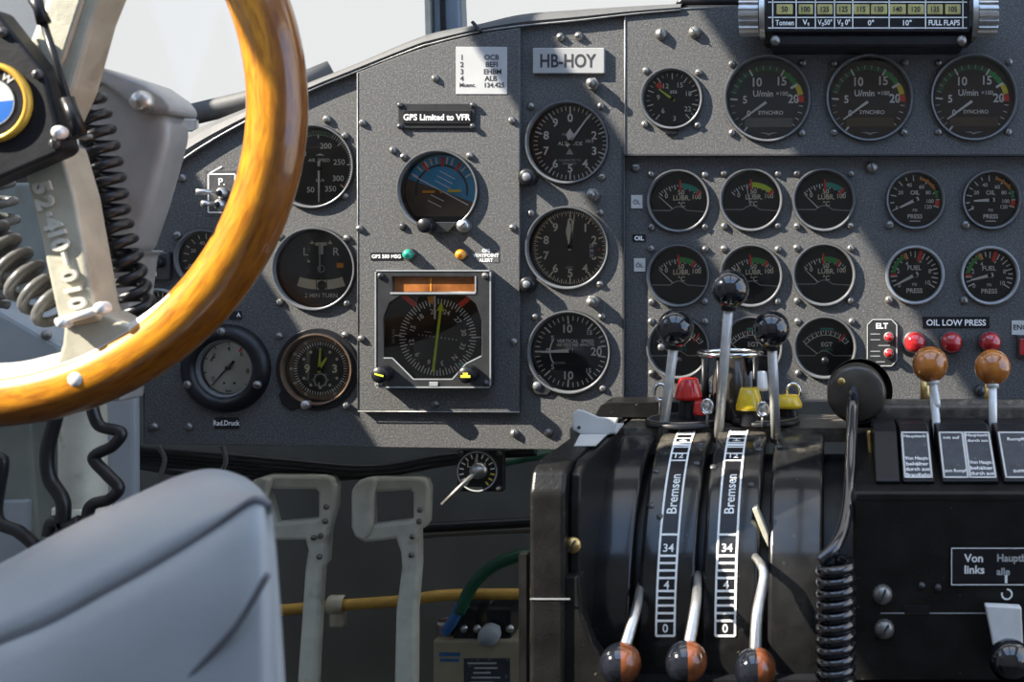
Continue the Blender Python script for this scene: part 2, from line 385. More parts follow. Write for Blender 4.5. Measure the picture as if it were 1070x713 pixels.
def gauge(name, px, py, r, pl, label, dial, needles=(), style='black', screws=(), group=None, recess=DY, cat='gauge', glass=True, dialmat=DIAL, sdark=False):
    y = PLY[pl]; u = S * K(y); R = r * u
    root = thing(name, label, cat, P(px, py, y), group)
    HOLES[pl].append((X(px, y), Z(py, y), R - 1.2 * u))
    b = MB()
    mo, mi = {'black': (BEZ, BEZI), 'grey': (BEZL, BEZL), 'bronze': (BEZ, BEZBR)}[style]
    b.lathe([(R - 1.4 * u, 0.006), (R - 1.4 * u, 0.0), (R, -0.0002), (R, -0.003), (R - 0.8 * u, -0.0045)], mo)
    b.lathe([(R - 0.8 * u, -0.0045), (R - 1.7 * u, -0.0047), (R - 2.6 * u, -0.0042)], (BEZL if style == 'grey' else BEZM) if style != 'bronze' else BEZBR)
    b.lathe([(R - 2.6 * u, -0.0042), (R - 3.6 * u, 0.0008)], mi)
    b.lathe([(R - 3.6 * u, 0.0008), (R - 4.2 * u, recess)], mo if style != 'grey' else BEZ)
    b.build('bezel', root)
    d = MB(); d.disc(R - 1.8 * u, recess, dialmat); dial(d, u, recess - 0.0003); d.build('dial', root)
    for nm in needles:
        a, rl, tail, w, m = nm[:5]; off = nm[5] if len(nm) > 5 else (0, 0)
        n = MB(); A = R_(a); dr = Vector((math.sin(A), 0, math.cos(A))); pr = Vector((math.cos(A), 0, -math.sin(A)))
        o = Vector((off[0] * u, 0, off[1] * u)); yv = Vector((0, recess - 0.0035, 0)); th = Vector((0, 0.0008, 0))
        if len(nm) > 6 and nm[6] == 'fat':
            pts = [o - pr * w * .2 * u, o - pr * w / 2 * u + dr * rl * .55 * u, o + dr * rl * u, o + pr * w / 2 * u + dr * rl * .55 * u, o + pr * w * .2 * u]
        else:
            pts = [o - dr * tail * u - pr * w * .5 * u, o + dr * rl * u - pr * w * .22 * u, o + dr * rl * u + pr * w * .22 * u, o - dr * tail * u + pr * w * .5 * u]
        k = len(pts)
        n.add([p + yv for p in pts] + [p + yv + th for p in pts], [tuple(range(k)), tuple(range(k, 2 * k))[::-1]] + [(i, (i + 1) % k, k + (i + 1) % k, k + i) for i in range(k)], m)
        if len(nm) <= 7:
            n.lathe([(0.0, recess - 0.0045), (2.2 * u, recess - 0.0042), (2.4 * u, recess - 0.0004)], BLACK, (o.x, 0, o.z), 20)
        n.build('needle', root)
    if glass:
        g = MB(); g.disc(R - 3.0 * u, 0.0, GLASS); g.build('glass_cover', root)
    for sx, sz, *k in screws: screw(root, sx * u, 0, sz * u, k[0] if k else 0.95, sdark)
    return root

def sq(a, b=None): b = b or a; return [(-a, b), (a, b), (-a, -b), (a, -b)]

def d_airspeed(d, u, y):
    for i in range(0, 71):
        v = i * 5; a = 180 + 28 + v * 0.86
        if v < 40: continue
        big = v % 50 == 0
        d.tick(a - 20, (30 if big else 33) * u, 37.5 * u, (1.4 if big else .8) * u, y, WHITE, (3 * u, 0))
    d.arc(34 * u, 37 * u, -70, 25, y - .0001, DGREEN, (3 * u, 0)); d.arc(34 * u, 37 * u, 118, 126, y - .0001, RED, (3 * u, 0))
    for t, x, z in (('50', -5, -24), ('100', -20, -7), ('150', -15, 14), ('200', 11, 22), ('250', 25, 5), ('300', 24, -12), ('350', 16, -23)):
        d.text(t, x * u, z * u, 5.6 * u, y, WHITE)
    d.text('AIR  SPEED', 4 * u, 7 * u, 3.2 * u, y, WHITE); d.text('km/h', 5 * u, -14 * u, 3 * u, y, WHITE); d.flat([(0, 12 * u), (10 * u, 12 * u), (5 * u, 14 * u)], y, WHITE)
def d_turn(d, u, y):
    d.text('L', -12 * u, 18 * u, 8 * u, y, WHITE); d.text('R', 20 * u, 18 * u, 8 * u, y, WHITE)
    d.box((4 * u, y, 26 * u), (12 * u, .0006, 3.4 * u), CREAM); d.box((4 * u, y, 21 * u), (4.6 * u, .0008, 12 * u), WHITE)
    for s in (-1, 1): d.flat([((4 + s * 7) * u, 26 * u), ((4 + s * 12) * u, 26 * u), ((4 + s * 9.5) * u, 30 * u)], y, CREAM)
    d.arc(72 * u, 82 * u, 162, 198, y, CREAM, (4 * u, 60 * u)); d.disc(5 * u, y - .0004, BLACK, (5 * u, -17.5 * u), 24)
    d.line((-1 * u, -23 * u), (-1 * u, -12 * u), .8 * u, y - .0003, BLACK); d.line((10 * u, -23 * u), (10 * u, -12 * u), .8 * u, y - .0003, BLACK)
    d.text('2 MIN TURN', 4 * u, -28 * u, 4.2 * u, y, WHITE); d.box((24 * u, y, 3.5 * u), (7 * u, .0004, 5 * u), ORANGE)
    d.arc(3 * u, 4 * u, 0, 360, y, DIM, (4 * u, 0))
def d_brake(d, u, y):
    for i in range(0, 41):
        a = -135 + i * 6.75; d.tick(a, (24 if i % 5 == 0 else 26.5) * u, 29 * u, (1.1 if i % 5 == 0 else .6) * u, y, INK)
    for t, a in (('0', -125), ('2', -50), ('4', 0), ('6', 42), ('8', 100)): d.text(t, 20 * math.sin(R_(a)) * u, 20 * math.cos(R_(a)) * u, 5 * u, y, INK)
    d.tick(33, 20 * u, 28 * u, 2.4 * u, y, RED); d.arc(19 * u, 21 * u, -70, -50, y, DGREEN)
    d.text('bar', 0, -24 * u, 3.4 * u, y, INK); d.disc(1.3 * u, y, INK, (-5 * u, -16 * u), 12); d.disc(1.3 * u, y, INK, (6 * u, -16 * u), 12)
def d_clock(d, u, y):
    for i in range(60): d.tick(i * 6, 24.5 * u, 28 * u, (.9 if i % 5 else 1.5) * u, y, WHITE)
    d.arc(28.6 * u, 33 * u, 0, 360, y, BEZBR)
    for t, a in (('5', 30), ('10', 60), ('20', 120), ('25', 150), ('35', 210), ('40', 240), ('45', 270), ('50', 300), ('55', 330)):
        d.text(t, 30.6 * math.sin(R_(a)) * u, 30.6 * math.cos(R_(a)) * u, 2.6 * u, y - .0002, WHITE)
    for a in range(0, 360, 30):
        if a not in (90, 270): d.disc(1.6 * u, y, WHITE, (20 * math.sin(R_(a)) * u, 20 * math.cos(R_(a)) * u), 10)
    d.text('3', 15 * u, 0, 8 * u, y, CREAM, bold=.02); d.text('9', -14 * u, 0, 8 * u, y, CREAM, bold=.02)
    d.arc(5.6 * u, 7.4 * u, 0, 360, y, DIM, (0, -12 * u))
    for a in range(0, 360, 45): d.tick(a, 7.4 * u, 9 * u, 1 * u, y, DIM, (0, -12 * u))
def d_horizon(d, u, y):
    def half(m, a0, a1, r, yy):
        d.flat([(r * u * math.sin(R_(a0 + (a1 - a0) * k / 30)), r * u * math.cos(R_(a0 + (a1 - a0) * k / 30))) for k in range(31)], yy, m)
    half(SKYB, -70, 110, 38, y); half(EARTH, 110, 290, 38, y - .0001)
    d.arc(26 * u, 28 * u, -100, 100, y - .0002, DIALG)
    for a in (-60, -45, -30, -20, -10, 10, 20, 45, 60): d.tick(a, 29 * u, 36 * u, 1.6 * u, y - .0003, WHITE)
    for a in (2, 34, -34): d.tick(a, 26 * u, 36 * u, 3 * u, y - .0004, RED)
    c = R_(28)
    d.line((-30 * u, 16 * u), (28 * u, -15 * u), 1.3 * u, y - .0004, WHITE)
    for k in (6, 11, 16): d.line(((-10 + k * .5) * u, (5 + k) * u), ((6 + k * .5) * u, (-3.5 + k) * u), 1 * u, y - .0004, WHITE)
    for k in (-7, -13): d.line(((-8 + k * .5) * u, (3 + k) * u), ((6 + k * .5) * u, (-4 + k) * u), 1 * u, y - .0004, WHITE)
    d.box((-13 * u, y - .002, -1 * u), (13 * u, .0006, 2.6 * u), ORANGE); d.box((14 * u, y - .002, 0), (14 * u, .0006, 2.6 * u), YELLOW); d.disc(1.6 * u, y - .0024, ORANGE, (0, -1 * u), 14)
    d.box((0, y - .002, -33 * u), (60 * u, .001, 12 * u), DIAL)
def alt_dial(d, u, y, m=WHITE):
    for i in range(50):
        big = i % 5 == 0
        d.tick(i * 7.2, (31 if big else 34) * u, 38.5 * u, (1.5 if big else .9) * u, y, m, (1.5 * u, 0))
    for k in range(10):
        a = R_(36 * k)
        if k != 1: d.text(str(k), (1.5 + 26.5 * math.sin(a)) * u, 26.5 * math.cos(a) * u, 8 * u, y, m, bold=.012)
def d_altimeter(d, u, y):
    alt_dial(d, u, y); d.text('ALTITUDE', 1.5 * u, -.5 * u, 3.8 * u, y, WHITE); d.text('1000 FEET', 1 * u, 9 * u, 2.6 * u, y, DIM)
    d.text('CALIBRATED TO', 1 * u, -18 * u, 2.1 * u, y, DIM); d.text('20000 FEET', 1 * u, -21.5 * u, 2.1 * u, y, DIM)
    d.flat([(-3 * u, -12 * u), (5 * u, -12 * u), (1 * u, -5 * u)], y, DIM); d.box((22 * u, y, 2 * u), (9 * u, .0004, 4 * u), DIALG); d.text('1013', 22 * u, 2 * u, 3 * u, y - .0004, WHITE)
def d_altimeter_brown(d, u, y):
    alt_dial(d, u, y, CREAM); d.text('1', 17.5 * u, 21 * u, 8 * u, y, CREAM, bold=.012)
    for k in range(50): d.tick(k * 7.2 + 3.6, 36 * u, 38.5 * u, .7 * u, y, CREAM, (1.5 * u, 0))
    d.box((25 * u, y, -3 * u), (9 * u, .0004, 13 * u), DIALG)
    for k, t in enumerate(('29', '30', '31')): d.text(t, 24 * u, (2 - 5 * k) * u, 3.2 * u, y - .0004, WHITE)
    for z in (-2, -10): d.text('+', 32 * u, z * u, 4 * u, y, RED)
    d.text('FEET', 1 * u, -21 * u, 2.6 * u, y, DIM)
def d_vsi(d, u, y):
    for i in range(-20, 21):
        a = -90 + i * 8.55; big = i % 5 == 0
        d.tick(a, (29 if big else 32.5) * u, 37.5 * u, (1.7 if big else 1) * u, y, WHITE, (0, 0))
    for t, x, z, h in (('10', -3, 24, 8), ('15', 20, 20, 4.5), ('20', 27, 0, 8), ('10', -2, -25, 8), ('15', 19, -20, 4.5), ('5', -19, 14, 5), ('5', -19, -16, 5), ('0', -24, 1, 5)): d.text(t, x * u, z * u, h * u, y, WHITE, bold=.008)
    d.text('VERTICAL  SPEED', 5 * u, 11 * u, 3.4 * u, y, WHITE, bold=.01); d.text('100 FEET PER MINUTE', 5 * u, 7 * u, 2.8 * u, y, WHITE)
    d.arc(21 * u, 22.5 * u, -125, -55, y, WHITE)
    d.text('DOWN', -12 * u, -12 * u, 2.6 * u, y, DIM); d.box((10 * u, y - .002, 0), (14 * u, .0006, 2.4 * u), BLACK)
def d_ata(d, u, y):
    for i in range(25):
        a = -140 + i * 11.6; d.tick(a, (21 if i % 3 == 0 else 24) * u, 27.5 * u, (1.3 if i % 3 == 0 else .7) * u, y, WHITE)
    for t, x, z in (('15', 8, 15), ('18', 17, 6), ('22', 16, -10), ('3', 2, -20), ('6', -10, -12), ('9', -15, 2), ('12', -7, 14)): d.text(t, x * u, z * u, 5 * u, y, WHITE)
    d.text('ata', 1 * u, 8 * u, 4.4 * u, y, WHITE); d.arc(16 * u, 23 * u, -52, -36, y - .0001, RED)
def d_tach(d, u, y, win=None):
    o = (-1 * u, -3 * u)
    for i in range(25):
        a = -142 + i * 11.35; big = i % 5 == 0
        if 14 < i: m = WHITE
        else: m = DIM
        d.tick(a, (31 if big else 34) * u, 38.5 * u, (1.8 if big else .9) * u, y, WHITE if big else m, o)
    d.arc(33 * u, 38 * u, -75, 52, y + .0001, DGREEN, o); d.arc(33 * u, 38 * u, 30, 58, y - .0001, GREEN, o)
    d.arc(33.5 * u, 39 * u, 62, 78, y - .0002, YELLOW, o); d.arc(33.5 * u, 39 * u, 79, 90, y - .0002, RED, o); d.tick(60, 29 * u, 38 * u, 2.6 * u, y - .0003, WHITE, o)
    for t, x, z, h in (('10', -11, 18, 8.6), ('15', 15, 19, 8.6), ('20', 27, .5, 8.6), ('5', -24, -.5, 7.5), ('0', -20, -15, 6)): d.text(t, x * u, z * u, h * u, y, WHITE, 0, .92, .014)
    d.text('U/min', -5 * u, 6 * u, 6.2 * u, y, WHITE, 0, .95, .01); d.text('×100', 15 * u, 6 * u, 4.2 * u, y, WHITE); d.text('SYNCHRO', 3 * u, -14 * u, 3.8 * u, y, WHITE, bold=.01)
    d.box((1 * u, y, -24.5 * u), (50 * u, .0006, 9.5 * u), win or WINB)
    d.flat([(-9 * u, -35 * u), (-2 * u, -36.5 * u), (1 * u, -38 * u), (4 * u, -36.5 * u), (11 * u, -35 * u), (4 * u, -35 * u), (1 * u, -36 * u), (-2 * u, -35 * u)], y, DIM)
def lubr(arc, a0, a1):
    def f(d, u, y):
        o = (1 * u, -14 * u)
        for i in range(17):
            a = -44 + i * 5.5; d.tick(a, (29 if i % 2 else 26.5) * u, 31.5 * u, (.9 if i % 2 else 1.2) * u, y, WHITE, o)
        d.arc(27.5 * u, 33 * u, a0, a1, y - .0001, arc, o)
        d.tick(a0, 25 * u, 36 * u, 2.2 * u, y - .0002, RED, o); d.tick(a1 + 1, 26 * u, 33 * u, 2.8 * u, y - .0002, RED, o)
        for t, x, z, h in (('0', -13.5, 5.5, 4.6), ('50', 2, 9.3, 5), ('100', 18.5, 4.5, 4.8), ('LUBR.', 2.5, 3.4, 5), ('°C', 2.5, -3.5, 4.8)): d.text(t, x * u, z * u, h * u, y, CREAM, 0, .95, .012)
        hump = [(-9 + 18 * k / 12, -10 + 4.2 * math.sin(PI * k / 12)) for k in range(13)]
        pts = [(-31, -10)] + hump + [(31, -11.5)]
        for p, q in zip(pts[:-1], pts[1:]): d.line((p[0] * u, p[1] * u), (q[0] * u, q[1] * u), .9 * u, y - .0036, DIM)
        low = [(31 * math.cos(a), 31 * math.sin(a)) for a in [PI + 0.36 + (PI - 0.72) * k / 24 for k in range(25)]]
        d.prism([(p[0] * u, p[1] * u) for p in pts[::-1] if abs(p[0]) < 29.5] + [(p[0] * u, p[1] * u) for p in low], y - .0034, y - .0005, DIAL)
    return f
def d_egt(d, u, y):
    o = (1 * u, -14 * u)
    for i in range(21):
        a = -50 + i * 5; d.tick(a, (29 if i % 2 else 27) * u, 31.5 * u, (.8 if i % 2 else 1.2) * u, y, WHITE, o)
    d.arc(26 * u, 26.8 * u, -50, 50, y, WHITE, o); d.tick(36, 24 * u, 34 * u, 1.8 * u, y - .0001, RED, o); d.arc(32 * u, 34 * u, -10, 14, y, TEAL, o)
    d.text('EGT', 2 * u, 2.5 * u, 4.4 * u, y, WHITE, bold=.01); d.text('x100°C', 2 * u, -3 * u, 2.8 * u, y, TEAL)
    hump = [(-11 + 20 * k / 12, -9 + 5 * math.sin(PI * k / 12)) for k in range(13)]
    pts = [(-31, -9)] + hump + [(31, -9)]
    for p, q in zip(pts[:-1], pts[1:]): d.line((p[0] * u, p[1] * u), (q[0] * u, q[1] * u), .9 * u, y - .0036, DIM)
    low = [(31 * math.cos(a), 31 * math.sin(a)) for a in [PI + 0.33 + (PI - 0.66) * k / 24 for k in range(25)]]
    d.prism([(p[0] * u, p[1] * u) for p in pts[::-1] if abs(p[0]) < 29.5] + [(p[0] * u, p[1] * u) for p in low], y - .0034, y - .0005, DIAL)
    d.lathe([(0, y - .008), (3.6 * u, y - .0078), (4.2 * u, y - .003)], BLACK, (0, 0, -14 * u), 20)
def d_oilpress(d, u, y):
    for i in range(13):
        a = -115 + i * 18.5; d.tick(a, (20 if i % 2 == 0 else 22) * u, 26 * u, 1.2 * u, y, WHITE)
    d.arc(22 * u, 25 * u, 14, 60, y - .0001, ORANGE); d.arc(22 * u, 25 * u, 62, 84, y - .0001, GREEN); d.arc(21.5 * u, 26 * u, 90, 106, y - .0001, RED)
    for t, x, z in (('0', -19, -8), ('20', -15, 8), ('40', -6, 16), ('60', 7, 14), ('80', 14, 8), ('100', 16, -1), ('120', 14, -7)): d.text(t, x * u, z * u, 3.8 * u, y, WHITE)
    d.text('OIL', 0, 8 * u, 4.2 * u, y, WHITE, bold=.01); d.text('PSI', 0, -10.5 * u, 2.8 * u, y, WHITE); d.text('PRESS', 0, -17 * u, 4.2 * u, y, WHITE, bold=.012); d.box((0, y, -22 * u), (11 * u, .0003, 1 * u), WHITE)
def d_fuelpress(d, u, y):
    for i in range(21):
        a = -118 + i * 12; d.tick(a, (18 if i % 2 == 0 else 20) * u, 25 * u, 1.3 * u, y, WHITE)
    d.arc(20 * u, 24 * u, -84, -28, y - .0001, GREEN); d.tick(-90, 19 * u, 25 * u, 2.4 * u, y - .0002, RED); d.tick(-26, 18 * u, 25 * u, 2.8 * u, y - .0002, ORANGE)
    d.tick(16, 15 * u, 26 * u, 4.2 * u, y - .0002, RED)
    for t, x, z in (('0', -16, -11), ('2', -17, 4), ('4', -8, 12), ('6', 6, 15), ('8', 16, 4), ('10', 14, -8)): d.text(t, x * u, z * u, 4.2 * u, y, WHITE)
    d.text('FUEL', 0, 7.5 * u, 4.6 * u, y, WHITE, bold=.012); d.text('PSI', 0, -10 * u, 2.8 * u, y, WHITE); d.text('PRESS', 0, -16.5 * u, 4.6 * u, y, WHITE, bold=.012)
    d.box((0, y, 0), (8 * u, .0003, .9 * u), DIM); d.box((0, y, -2 * u), (8 * u, .0003, .9 * u), DIM)

G = gauge
G('airspeed_indicator', 327, 174, 44.5, 'base', 'black airspeed dial in km/h partly behind the wooden wheel rim, needle pointing straight down', d_airspeed, [(180, 35, 8, 2.6, WHITE, (5, -2))], screws=[(34, 32), (34, -31), (-30, -34)])
G('turn_indicator', 329, 281, 44, 'base', 'turn and slip indicator lettered L and R with a white curved ball tube', d_turn, [(0, 27, 2, 1.8, DIM, (4, 0), 'n', 0)], screws=[(34, 32), (34, -36), (-36, -35), (-36, 33)], dialmat=DIALG)
g = G('brake_pressure_gauge', 237, 385, 31, 'base', 'white-faced brake pressure dial in a thick round black housing above the Rad.Druck label', d_brake, [(222, 24, 10, 2.2, INK)], screws=[], dialmat=DIALW, recess=.004)
hb = MB(); u = S
hb.lathe([(29.6 * u, -.002), (32 * u, -.010), (38 * u, -.0105), (45 * u, -.006), (46.5 * u, 0)], BLACK)
hb.build('housing', g); [screw(g, a * u, -.009, b * u, 1.1) for a, b in ((-35, -16), (37, -16), (0, 39))]
g = G('clock', 332, 386, 38, 'base', 'bronze-rimmed aircraft clock with large 9 and 3 beside the white brake dial', d_clock, [(4, 22, 4, 3.2, LIME), (34, 14, 2, 4, LIME), (180, 9, 1, 1.2, WHITE, (0, -12))], 'bronze', [], recess=.006, cat='clock')
mp_ = plate('mounting_plate', [((43 * math.sin(R_(a))) * u, 43 * math.cos(R_(a)) * u) for a in range(-120, 208, 8)] + [(-20 * u, -40 * u), (-27 * u, -43 * u), (-37 * u, -36 * u), (-40 * u, -26 * u)], [(0, 0, 35.5 * u)], -.0019, .0017, BLACK, g, .0004); [screw(g, a * u, -.0018, b * u, .95) for a, b in ((-39, 35), (30, 36), (31, -38))]
kb = MB(); kb.lathe([(0, -.012), (4 * u, -.0118), (4.6 * u, -.011), (4.6 * u, -.0045)], STEEL, (-8 * u, 0, -36 * u), 20); kb.build('winding_knob', g)
g = G('artificial_horizon', 458, 199, 43, 'nav', 'artificial horizon with a tilted blue and brown ball and orange wing bars', d_horizon, [], screws=[(-36, 35), (33, 36)], recess=.010)
kb = MB(); kb.prism([(-12 * u, -44 * u), (12 * u, -44 * u), (22 * u, -33 * u), (-22 * u, -33 * u)], -.006, -.0045, BEZ, .0005); kb.lathe([(0, -.018), (7 * u, -.0178), (7.6 * u, -.017), (7.6 * u, -.0045)], BLACK, (-8 * u, 0, -37 * u), 24); kb.build('cage_knob', g)
kb = MB(); kb.lathe([(0, -.013), (5.5 * u, -.0128), (6.5 * u, -.011), (6.5 * u, -.002)], STEEL, (29 * u, 0, -37 * u), 20); kb.tick(50, -4.5 * u, 4.5 * u, 1.2 * u, -.0132, INK, (29 * u, -37 * u)); kb.build('adjusting_screw', g)
def knob(g, x, z, r=8, m=BLACK, name='setting_knob', h=.014):
    k = MB(); k.lathe([(0, -h), (r * .8 * u, -h), (r * u, -h + .0015), (r * u, -.001)], m, (x * u, 0, z * u), 24)
    k.lathe([(0, -h - .0006), (r * .45 * u, -h - .0006), (r * .5 * u, -h)], BEZI, (x * u, 0, z * u), 20); k.build(name, g)
g = G('altimeter', 593, 149, 44, 'base', 'upper altimeter marked 0 to 9 with white hands, directly under the HB-HOY plate', d_altimeter, [(36, 36, 6, 3, WHITE, (2, 1)), (0, 14, 0, 8, WHITE, (2, 1), 'fat')], screws=[(-38, 38), (35, 38), (36, -36)])
knob(g, -39, -37, 9)
g = G('altimeter', 593, 259, 44, 'base', 'middle altimeter with cream 0 to 9 numerals and both hands near zero', d_altimeter_brown, [(8, 33, 4, 2.6, CREAM, (2, 1)), (-3, 30, 0, 7, CREAM, (2, 1), 'fat')], screws=[(-38, 36), (34, 37), (34, -38)], dialmat=DIALB)
knob(g, -39, -38, 8)
g = G('vertical_speed_indicator', 595, 368, 44, 'base', 'vertical speed dial with needle pointing left, under the two altimeters', d_vsi, [(-92, 31, 2, 4, WHITE, (1, 1))], screws=[(-36, 37), (34, 37), (35, -38)])
kb = MB(); kb.prism([(-44 * u, -22 * u), (-30 * u, -24 * u), (-16 * u, -38 * u), (-22 * u, -45 * u), (-34 * u, -44 * u), (-42 * u, -36 * u)], -.003, -.0002, BEZ, .0008); kb.lathe([(0, -.005), (4 * u, -.005), (4.5 * u, -.003)], BEZI, (-33 * u, 0, -35 * u), 18); kb.build('adjuster_lug', g)
g = G('manifold_pressure_gauge', 702, 103, 33, 'up', 'small pressure dial lettered ata with a red bug and a pale needle', d_ata, [(-54, 17, 3, 3, LIME, (0, 0))], screws=[(-27, 29), (28, 27), (-28, -27), (27, -28)])
kb = MB(); kb.prism([(-7 * u, -31 * u), (7 * u, -31 * u), (6 * u, -38 * u), (-6 * u, -38 * u)], -.003, -.0002, BLACK, .0006); kb.build('lug', g)
tl = ['left engine tachometer beside the small ata dial, dark face lit along its lower rim', 'middle of the three tachometers, brownish face marked U/min', 'right-hand tachometer, brownish face at the end of the row under the flap speed scale']
for i, (px, py) in enumerate(((802, 103), (908.5, 102.5), (1017.5, 102))):
    G('tachometer', px, py, 46, 'up', tl[i], d_tach if i else (lambda d, u, y: d_tach(d, u, y, BEZM)), [(-126, 30, 2, 3, WHITE, (-3, -4.5), 'n', 0)], screws=[(-37, 36), (37, 37), (-37, -36), (36, -36)], dialmat=DIALG if i == 0 else DIALB, group='engine tachometers')
TL = [[TEAL, 0, 40, -48, 'left oil temperature dial of the upper LUBR row, teal arc, needle low'], [LIME, -3, 40, -12, 'middle oil temperature dial of the upper LUBR row, lime arc, needle nearly upright'], [TEAL, 0, 36, -46, 'right oil temperature dial of the upper LUBR row, next to the oil pressure dials'],
      [GREEN, -3, 27, -46, 'left oil temperature dial of the lower LUBR row, short green arc'], [GREEN, -4, 27, -40, 'middle oil temperature dial of the lower LUBR row, behind the tallest black lever ball'], [GREEN, -3, 28, -46, 'right oil temperature dial of the lower LUBR row, beside the fuel pressure dials']]
for i, (px, py) in enumerate(((709, 210), (785, 209), (861, 209), (709, 288), (785, 288), (861, 287))):
    m, a0, a1, na, lb = TL[i]
    G('oil_temperature_gauge', px, py, 33.5, 'low', lb, lubr(m, a0, a1), [(na, 30, 0, 1.4, WHITE, (1, -15), 'n', 0)], screws=[(-28.5, 28), (28, 27.5), (-28, -27.5), (27.5, -27)], group='oil temperature gauges')
for px, py, lb in ((709, 363, 'left exhaust temperature dial hidden behind the left black lever ball'), (785, 363, 'middle exhaust temperature dial behind the chrome ring stand'), (862, 363, 'right exhaust temperature dial marked EGT above the brown disc handle')):
    G('exhaust_temperature_gauge', px, py, 33.5, 'low', lb, d_egt, [(-52, 28, 0, 1.3, WHITE, (1, -14), 'n', 0)], screws=[(-28.5, 27), (28, 27), (-28, -27)], group='exhaust temperature gauges')
for px, py, a, lb in ((956.5, 209, -116, 'left oil pressure dial with its needle low'), (1036, 209, -93, 'right oil pressure dial with its needle level, at the right edge')):
    G('oil_pressure_gauge', px, py, 31.5, 'low', lb, d_oilpress, [(a, 18, 4, 4, WHITE)], screws=[(-27, -26, 1.2)], group='oil pressure gauges')
for px, py, a, lb in ((956, 287.5, -118, 'left fuel pressure dial with pale grey ring above the red lamps'), (1034.5, 288, -104, 'right fuel pressure dial with pale grey ring, at the right edge')):
    G('fuel_pressure_gauge', px, py, 31, 'low', lb, d_fuelpress, [(a, 20, 4, 4, WHITE)], 'grey', screws=[(-27, -26, 1.1)], group='fuel pressure gauges')
# gauges mostly hidden by the wheel
G('left_console_gauge', 214, 270, 31, 'base', 'dark round dial almost wholly hidden behind the wooden wheel rim', d_oilpress, [(-116, 18, 4, 4, WHITE)], screws=[], dialmat=DIAL)
G('left_console_gauge', 166, 330, 29, 'base', 'round dial with pale ring seen between the black coil cord and the wheel rim', d_fuelpress, [(-116, 18, 4, 4, WHITE)], 'grey', screws=[])

# course indicator (square)
y = PLY['nav']; u = S * K(y); y0 = -0.012
root = thing('course_indicator', 'square course indicator with compass rose, lime needle and amber display', 'gauge', P(457, 343, y))
W, H = 60, 61
f = plate('frame', [(-W * u, -(H - 3) * u), (-(W - 3) * u, -H * u), ((W - 3) * u, -H * u), (W * u, -(H - 3) * u), (W * u, (H - 3) * u), ((W - 3) * u, H * u), (-(W - 3) * u, H * u), (-W * u, (H - 3) * u)],
          [[(-42 * u, 38.5 * u), (43 * u, 38.5 * u), (43 * u, 54 * u), (-42 * u, 54 * u)],
           [(-51 * u, -30 * u), (-42 * u, -30 * u), (-20 * u, -52 * u), (20 * u, -52 * u), (34 * u, -36 * u), (50 * u, -28 * u), (50 * u, 10 * u), (44 * u, 26 * u), (34 * u, 34 * u), (-34 * u, 34 * u), (-45 * u, 27 * u), (-51 * u, 12 * u)]], y0, .012, BEZ, root)
e = MB()
for z in (-60.3, 60.3): e.box((0, y0 - .0002, z * u), (117 * u, .001, 1.4 * u), BEZL)
for x in (-59.3, 59.3): e.box((x * u, y0 - .0002, 0), (1.4 * u, .001, 118 * u), BEZL)
for p, q in zip([(-51, -30), (-42, -30), (-20, -52), (20, -52), (34, -36), (50, -28)][:-1], [(-42, -30), (-20, -52), (20, -52), (34, -36), (50, -28)]): e.line((p[0] * u, p[1] * u), (q[0] * u, q[1] * u), 1.4 * u, y0 - .0003, BEZL)
e.box((0, y0 - .0002, 37 * u), (88 * u, .001, 1.8 * u), BEZL); e.box((44 * u, y0 - .0002, 46 * u), (1.2 * u, .001, 17 * u), BEZL)
e.build('frame_edge', root)
a = MB(); a.box((0, -.007, 46 * u), (86 * u, .001, 17 * u), LCD); a.box((-4 * u, -.0077, 46 * u), (1 * u, .0003, 14 * u), ORANGE); a.build('amber_display', root)
yd = -.0068
d = MB(); d.box((0, yd + .0006, -8 * u), (106 * u, .001, 90 * u), DIAL); yd -= .0001
c = (3 * u, -9 * u)
for i in range(72): d.tick(i * 5 + 6, (32.5 if i % 2 == 0 else 34.5) * u, 40 * u, 1.1 * u, yd, WHITE, c)
d.disc(25 * u, yd - .0001, DIALB, c); d.disc(24.5 * u, yd - .0002, DIAL, c)
for i, t in enumerate(('24', '27', '30', '33', 'N', '3', '6', '9', '12', '15', '18', '21')):
    an = 20 + i * 30; d.text(t, c[0] + 27.5 * u * math.sin(R_(an)), c[1] + 27.5 * u * math.cos(R_(an)), 5 * u, yd - .0003, WHITE, an)
for s in (-1, 1): d.flat([(c[0] + s * 25 * u, c[1] + 31 * u), (c[0] + s * 21 * u, c[1] + 35 * u), (c[0] + s * 34 * u, c[1] + 45 * u), (c[0] + s * 40 * u, c[1] + 44 * u)], yd - .0004, RED)
d.flat([(c[0] - 11 * u, c[1] + 42 * u), (c[0] - 3 * u, c[1] + 43 * u), (c[0] - 5 * u, c[1] + 34 * u), (c[0] - 9 * u, c[1] + 36 * u)], yd - .0004, ORANGE)
d.flat([(c[0] + 23 * u, c[1] - 32 * u), (c[0] + 29 * u, c[1] - 30 * u), (c[0] + 24 * u, c[1] - 26 * u)], yd - .0004, TEAL)
for i in range(-5, 6):
    if i: d.disc(.7 * u, yd - .0004, WHITE, (c[0] + i * 3.9 * u, c[1] - i * .55 * u), 8)
d.line((c[0] - 14 * u, c[1] + 6 * u), (c[0] - 6 * u, c[1] + 5 * u), .8 * u, yd - .0004, DIM)
d.line((c[0] + 35 * u, c[1]), (c[0] + 45 * u, c[1]), 1.2 * u, yd - .0004, WHITE); d.line((c[0] - 45 * u, c[1] + 2 * u), (c[0] - 38 * u, c[1] + 2 * u), 1.2 * u, yd - .0004, WHITE)
d.text('GS FLAG', -43 * u, -8 * u, 2.6 * u, yd - .0004, DIM, -90)
d.build('dial', root)
